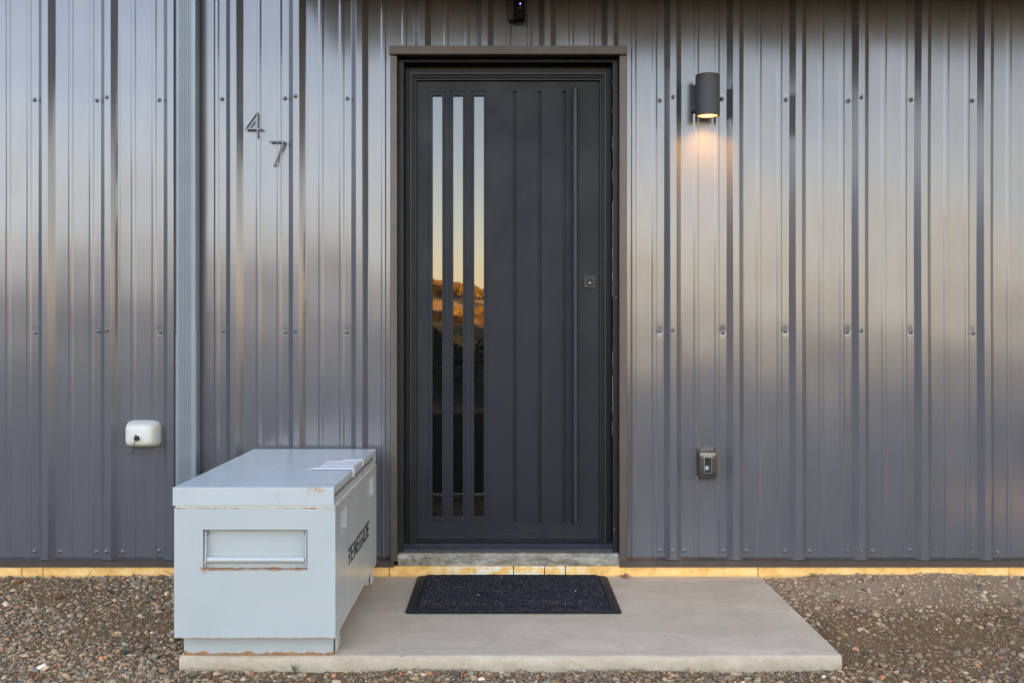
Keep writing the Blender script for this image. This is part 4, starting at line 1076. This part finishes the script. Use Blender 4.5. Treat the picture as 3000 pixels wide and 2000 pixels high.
def dens_fine(x, y):
    d = np.where(np.abs(x) < 2.75, 1.0, 0.3); return np.where(y < -1.9, d*0.25, d)
g1 = stones('gravel', 12500, 0.0084, 0.0190, I2, dens_mid, (0.0, 0.42), 1, 2.3)
g2 = stones('fine_gravel', 34000, 0.0036, 0.0082, I1, lambda x, y: np.maximum(dens_mid(x, y), 0.35)*dens_fine(x, y), (0.0, 0.6), 2, 1.4)
g3 = stones('grit', 56000, 0.0014, 0.0034, I1, dens_fine, (0.0, 0.8), 3, 1.4)
tag(g1, 'loose mixed brown, grey and rust gravel around the slab', 'gravel'); tag(g2, 'fine mixed gravel between the larger stones', 'gravel'); tag(g3, 'sandy grit scattered over the soil', 'grit')
# larger stones one can pick out
big_me = []
for i in range(8):
    V = lumpy(I2[0], 0.07, 900+i); me = bpy.data.meshes.new('stone'); me.from_pydata([tuple(v) for v in V], [], [tuple(map(int, f)) for f in I2[1]])
    me.materials.append(M['bigstone']); big_me.append(me)
rs = random.Random(5); cnt = 0; placed = []
while cnt < 230:
    q = rs.random()
    if q < 0.42: x, y = rs.uniform(-2.7, -1.22), rs.uniform(-1.5, -0.03)
    elif q < 0.70: x, y = rs.uniform(-2.0, 2.1), rs.uniform(-1.62, -1.285)
    else: x, y = rs.uniform(1.28, 2.7), rs.uniform(-1.5, -0.03)
    r = rs.uniform(0.012, 0.018) if q > 0.7 else rs.uniform(0.0155, 0.024)
    if in_slab(np.array(x-0.02), np.array(y+0.02)) or in_slab(np.array(x+0.02), np.array(y+0.02)): continue
    if x < -1.2+0.03 and x > -1.25 and y > -1.3: continue
    if any((x-a)**2+(y-b_)**2 < (r+c)**2*0.8 for a, b_, c in placed): continue
    placed.append((x, y, r))
    o = bpy.data.objects.new('stone', big_me[rs.randrange(8)]); col.objects.link(o)
    o.location = (x, min(y, -0.035), float(ground_h(x, y))+r*0.28)
    o.scale = (r*rs.uniform(0.85, 1.35), r*rs.uniform(0.75, 1.05), r*rs.uniform(0.5, 0.75)); o.rotation_euler = (rs.uniform(-0.3, 0.3), rs.uniform(-0.3, 0.3), rs.uniform(0, 6.28))
    o.parent = ground; cnt += 1
# straw and twigs
mb = MB()
for i in range(240):
    x, y = rs.uniform(-2.8, 2.8), rs.uniform(-1.75, -0.04)
    if in_slab(np.array(x), np.array(y)): continue
    a = rs.uniform(0, 6.28); L = rs.uniform(0.015, 0.06); z = float(ground_h(x, y))+0.011
    dx, dy_ = math.cos(a)*L/2, math.sin(a)*L/2*0.6
    if in_slab(np.array(x+dx), np.array(y+dy_)) or in_slab(np.array(x-dx), np.array(y-dy_)): continue
    mb.tube([(x-dx, y-dy_, z), (x+rs.uniform(-.004, .004), y, z+0.004), (x+dx, y+dy_, z+rs.uniform(0, 0.008))], rs.uniform(0.0006, 0.0013), 4)
tag(mb.build('dry_straw', M['straw']), 'bits of dry straw scattered on the gravel', 'straw', kind='stuff')
# debris crumbs on the slab
mb = MB()
for i in range(260):
    x = rs.uniform(-0.6, 1.2); y = -abs(rs.gauss(0, 0.5)) if i % 2 else -rs.uniform(0.0, 1.24)
    y = max(y, -1.24)
    if ax0-0.005 < x < ax1+0.005 and ay0-0.005 < y < ay1+0.005: continue
    s = rs.uniform(0.0009, 0.0026)
    mb.add([(x-s, y-s*.5, 0.0004), (x+s, y-s*.6, 0.0004), (x+s*.3, y+s*.7, 0.0004), (x, y, 0.0004+s)], [(0, 1, 3), (1, 2, 3), (2, 0, 3)])
tag(mb.build('slab_debris', M['leaf']), 'small crumbs of soil and leaf on the concrete slab', 'debris', kind='stuff')
# gravel kicked up onto the slab edges
mb = MB()
for i in range(46):
    if i % 3: x, y = SX1-abs(rs.gauss(0, 0.05))-0.01, -rs.uniform(0.02, 1.22)
    else: x, y = rs.uniform(-0.5, 1.2), SY+0.02+abs(rs.gauss(0, 0.04))
    r = rs.uniform(0.0018, 0.0055); V = lumpy(I1[0], 0.1, 700+i)*np.array([r*1.2, r, r*0.7])
    mb.add([(x+v[0], y+v[1], r*0.5+v[2]) for v in V], [tuple(map(int, f)) for f in I1[1]])
tag(mb.build('stray_gravel', M['bigstone']), 'stray bits of gravel lying on the slab edges', 'gravel', kind='stuff')
def weed(x, y, z, n, h, label):
    t = thing('weed', label, 'weed', (x, y, z))
    mb = MB()
    for i in range(n):
        a = rs.uniform(0, 6.28); L = h*rs.uniform(0.6, 1.1); sp = rs.uniform(0.2, 0.9)
        p0 = Vector((x, y, z)); p1 = p0+Vector((math.cos(a)*L*sp*.35, math.sin(a)*L*sp*.2-0.004, L*0.6)); p2 = p0+Vector((math.cos(a)*L*sp, math.sin(a)*L*sp*.4-0.008, L))
        w = 0.0016
        mb.add([p0-Vector((w, 0, 0)), p0+Vector((w, 0, 0)), p1+Vector((w, 0, 0)), p1-Vector((w, 0, 0)), p2], [(0, 1, 2, 3), (3, 2, 4)])
    mb.build('blades', M['weed'], t)
zf = float(ground_h(-0.77, -1.285))
weed(-0.770, -1.285, zf, 9, 0.042, 'thin green weed growing at the front edge of the slab below the chest')
weed(-1.13, -1.36, float(ground_h(-1.13, -1.36)), 26, 0.016, 'low green weed tuft in the gravel near the front left slab corner')
weed(PX(2368), -0.05, float(ground_h(PX(2368), -0.05))+0.004, 8, 0.030, 'small dry sprig against the yellow foam right of the slab')
def twig(label, pts, r):
    o = MB().tube(pts, r, 6).build('twig', M['wood'], smooth=True); tag(o, label, 'twig'); return o
def wp(X, Y, y): a = P(X, Y, y); return (a[0], y, a[1])
twig('dark twig leaning on the yellow foam in the left gravel', [wp(250, 1692, -0.035), wp(258, 1684, -0.028), wp(268, 1674, -0.02)], [0.0022, 0.0016, 0.0012])
twig('thin grey twig against the yellow foam beside the chest', [wp(482, 1672, -0.016), wp(496, 1677, -0.020), wp(520, 1686, -0.03)], [0.0018, 0.0013, 0.0018])
mb = MB()
for i in range(16):
    c = Vector((PX(1826)+rs.gauss(0, 0.014), -0.030-rs.random()*0.028, 0.002+rs.random()*0.014)); s = rs.uniform(0.008, 0.02); a = rs.uniform(0, 6.28)
    u = Vector((math.cos(a), math.sin(a)*0.5, rs.uniform(-.4, .5)))*s; v = Vector((-math.sin(a), math.cos(a)*0.5, rs.uniform(0, .7)))*s*0.55
    pts_ = [c-u, c-u*0.3+v, c+u, c-u*0.2-v*0.8]; pts_ = [Vector((p.x, min(p.y, -0.016), max(p.z, 0.0008))) for p in pts_]
    mb.add(pts_, [(0, 1, 2), (0, 2, 3)])
tag(mb.build('dead_leaves', M['leaf']), 'small clump of dead leaves on the slab right of the doormat', 'leaves')

# ------------------------------------------------------------------ scrub on the bank and on the far hill (seen in the panes)
def scrub(name, n, place, rr, mat, seed, label):
    r = np.random.default_rng(seed); x, y = place(r, n); rad = r.uniform(*rr, len(x)); n = len(x)
    V0, F0 = I1; var = np.stack([lumpy(V0, 0.3, seed*9+i) for i in range(12)])[r.integers(0, 12, n)]
    VV = var*(rad[:, None]*np.stack([r.uniform(0.8, 1.3, n), r.uniform(0.8, 1.2, n), r.uniform(0.6, 1.2, n)], 1))[:, None, :]
    P3 = (VV+np.stack([x, y, ground_h(x, y)+rad*0.3], -1)[:, None, :]).reshape(-1, 3)
    F = (F0[None]+(np.arange(n)*len(V0))[:, None, None]).reshape(-1, 3)
    me = bpy.data.meshes.new(name); me.from_pydata(P3.tolist(), [], F.tolist()); me.materials.append(mat)
    o = bpy.data.objects.new(name, me); col.objects.link(o); tag(o, label, 'scrub', kind='stuff')
scrub('bank_scrub', 9000, lambda r, n: (r.uniform(-26, 22, n), -r.normal(30, 4, n)), (0.07, 0.26), M['scrub_dark'], 21, 'dark scrub covering the bank beyond the asphalt')
def hillp(r, n):
    y = -r.uniform(190, 420, n); x = -y*r.uniform(-0.5, 0.45, n); z = ground_h(x, y)+1.5*np.sin(x*0.11)+0.8*np.sin(x*0.31)
    k = ~((z > 3.2) & (z < 7.6)); return x[k], y[k]
scrub('hill_scrub', 15000, hillp, (0.45, 1.35), M['scrub_gold'], 22, 'golden scrub on the far sunlit hill')
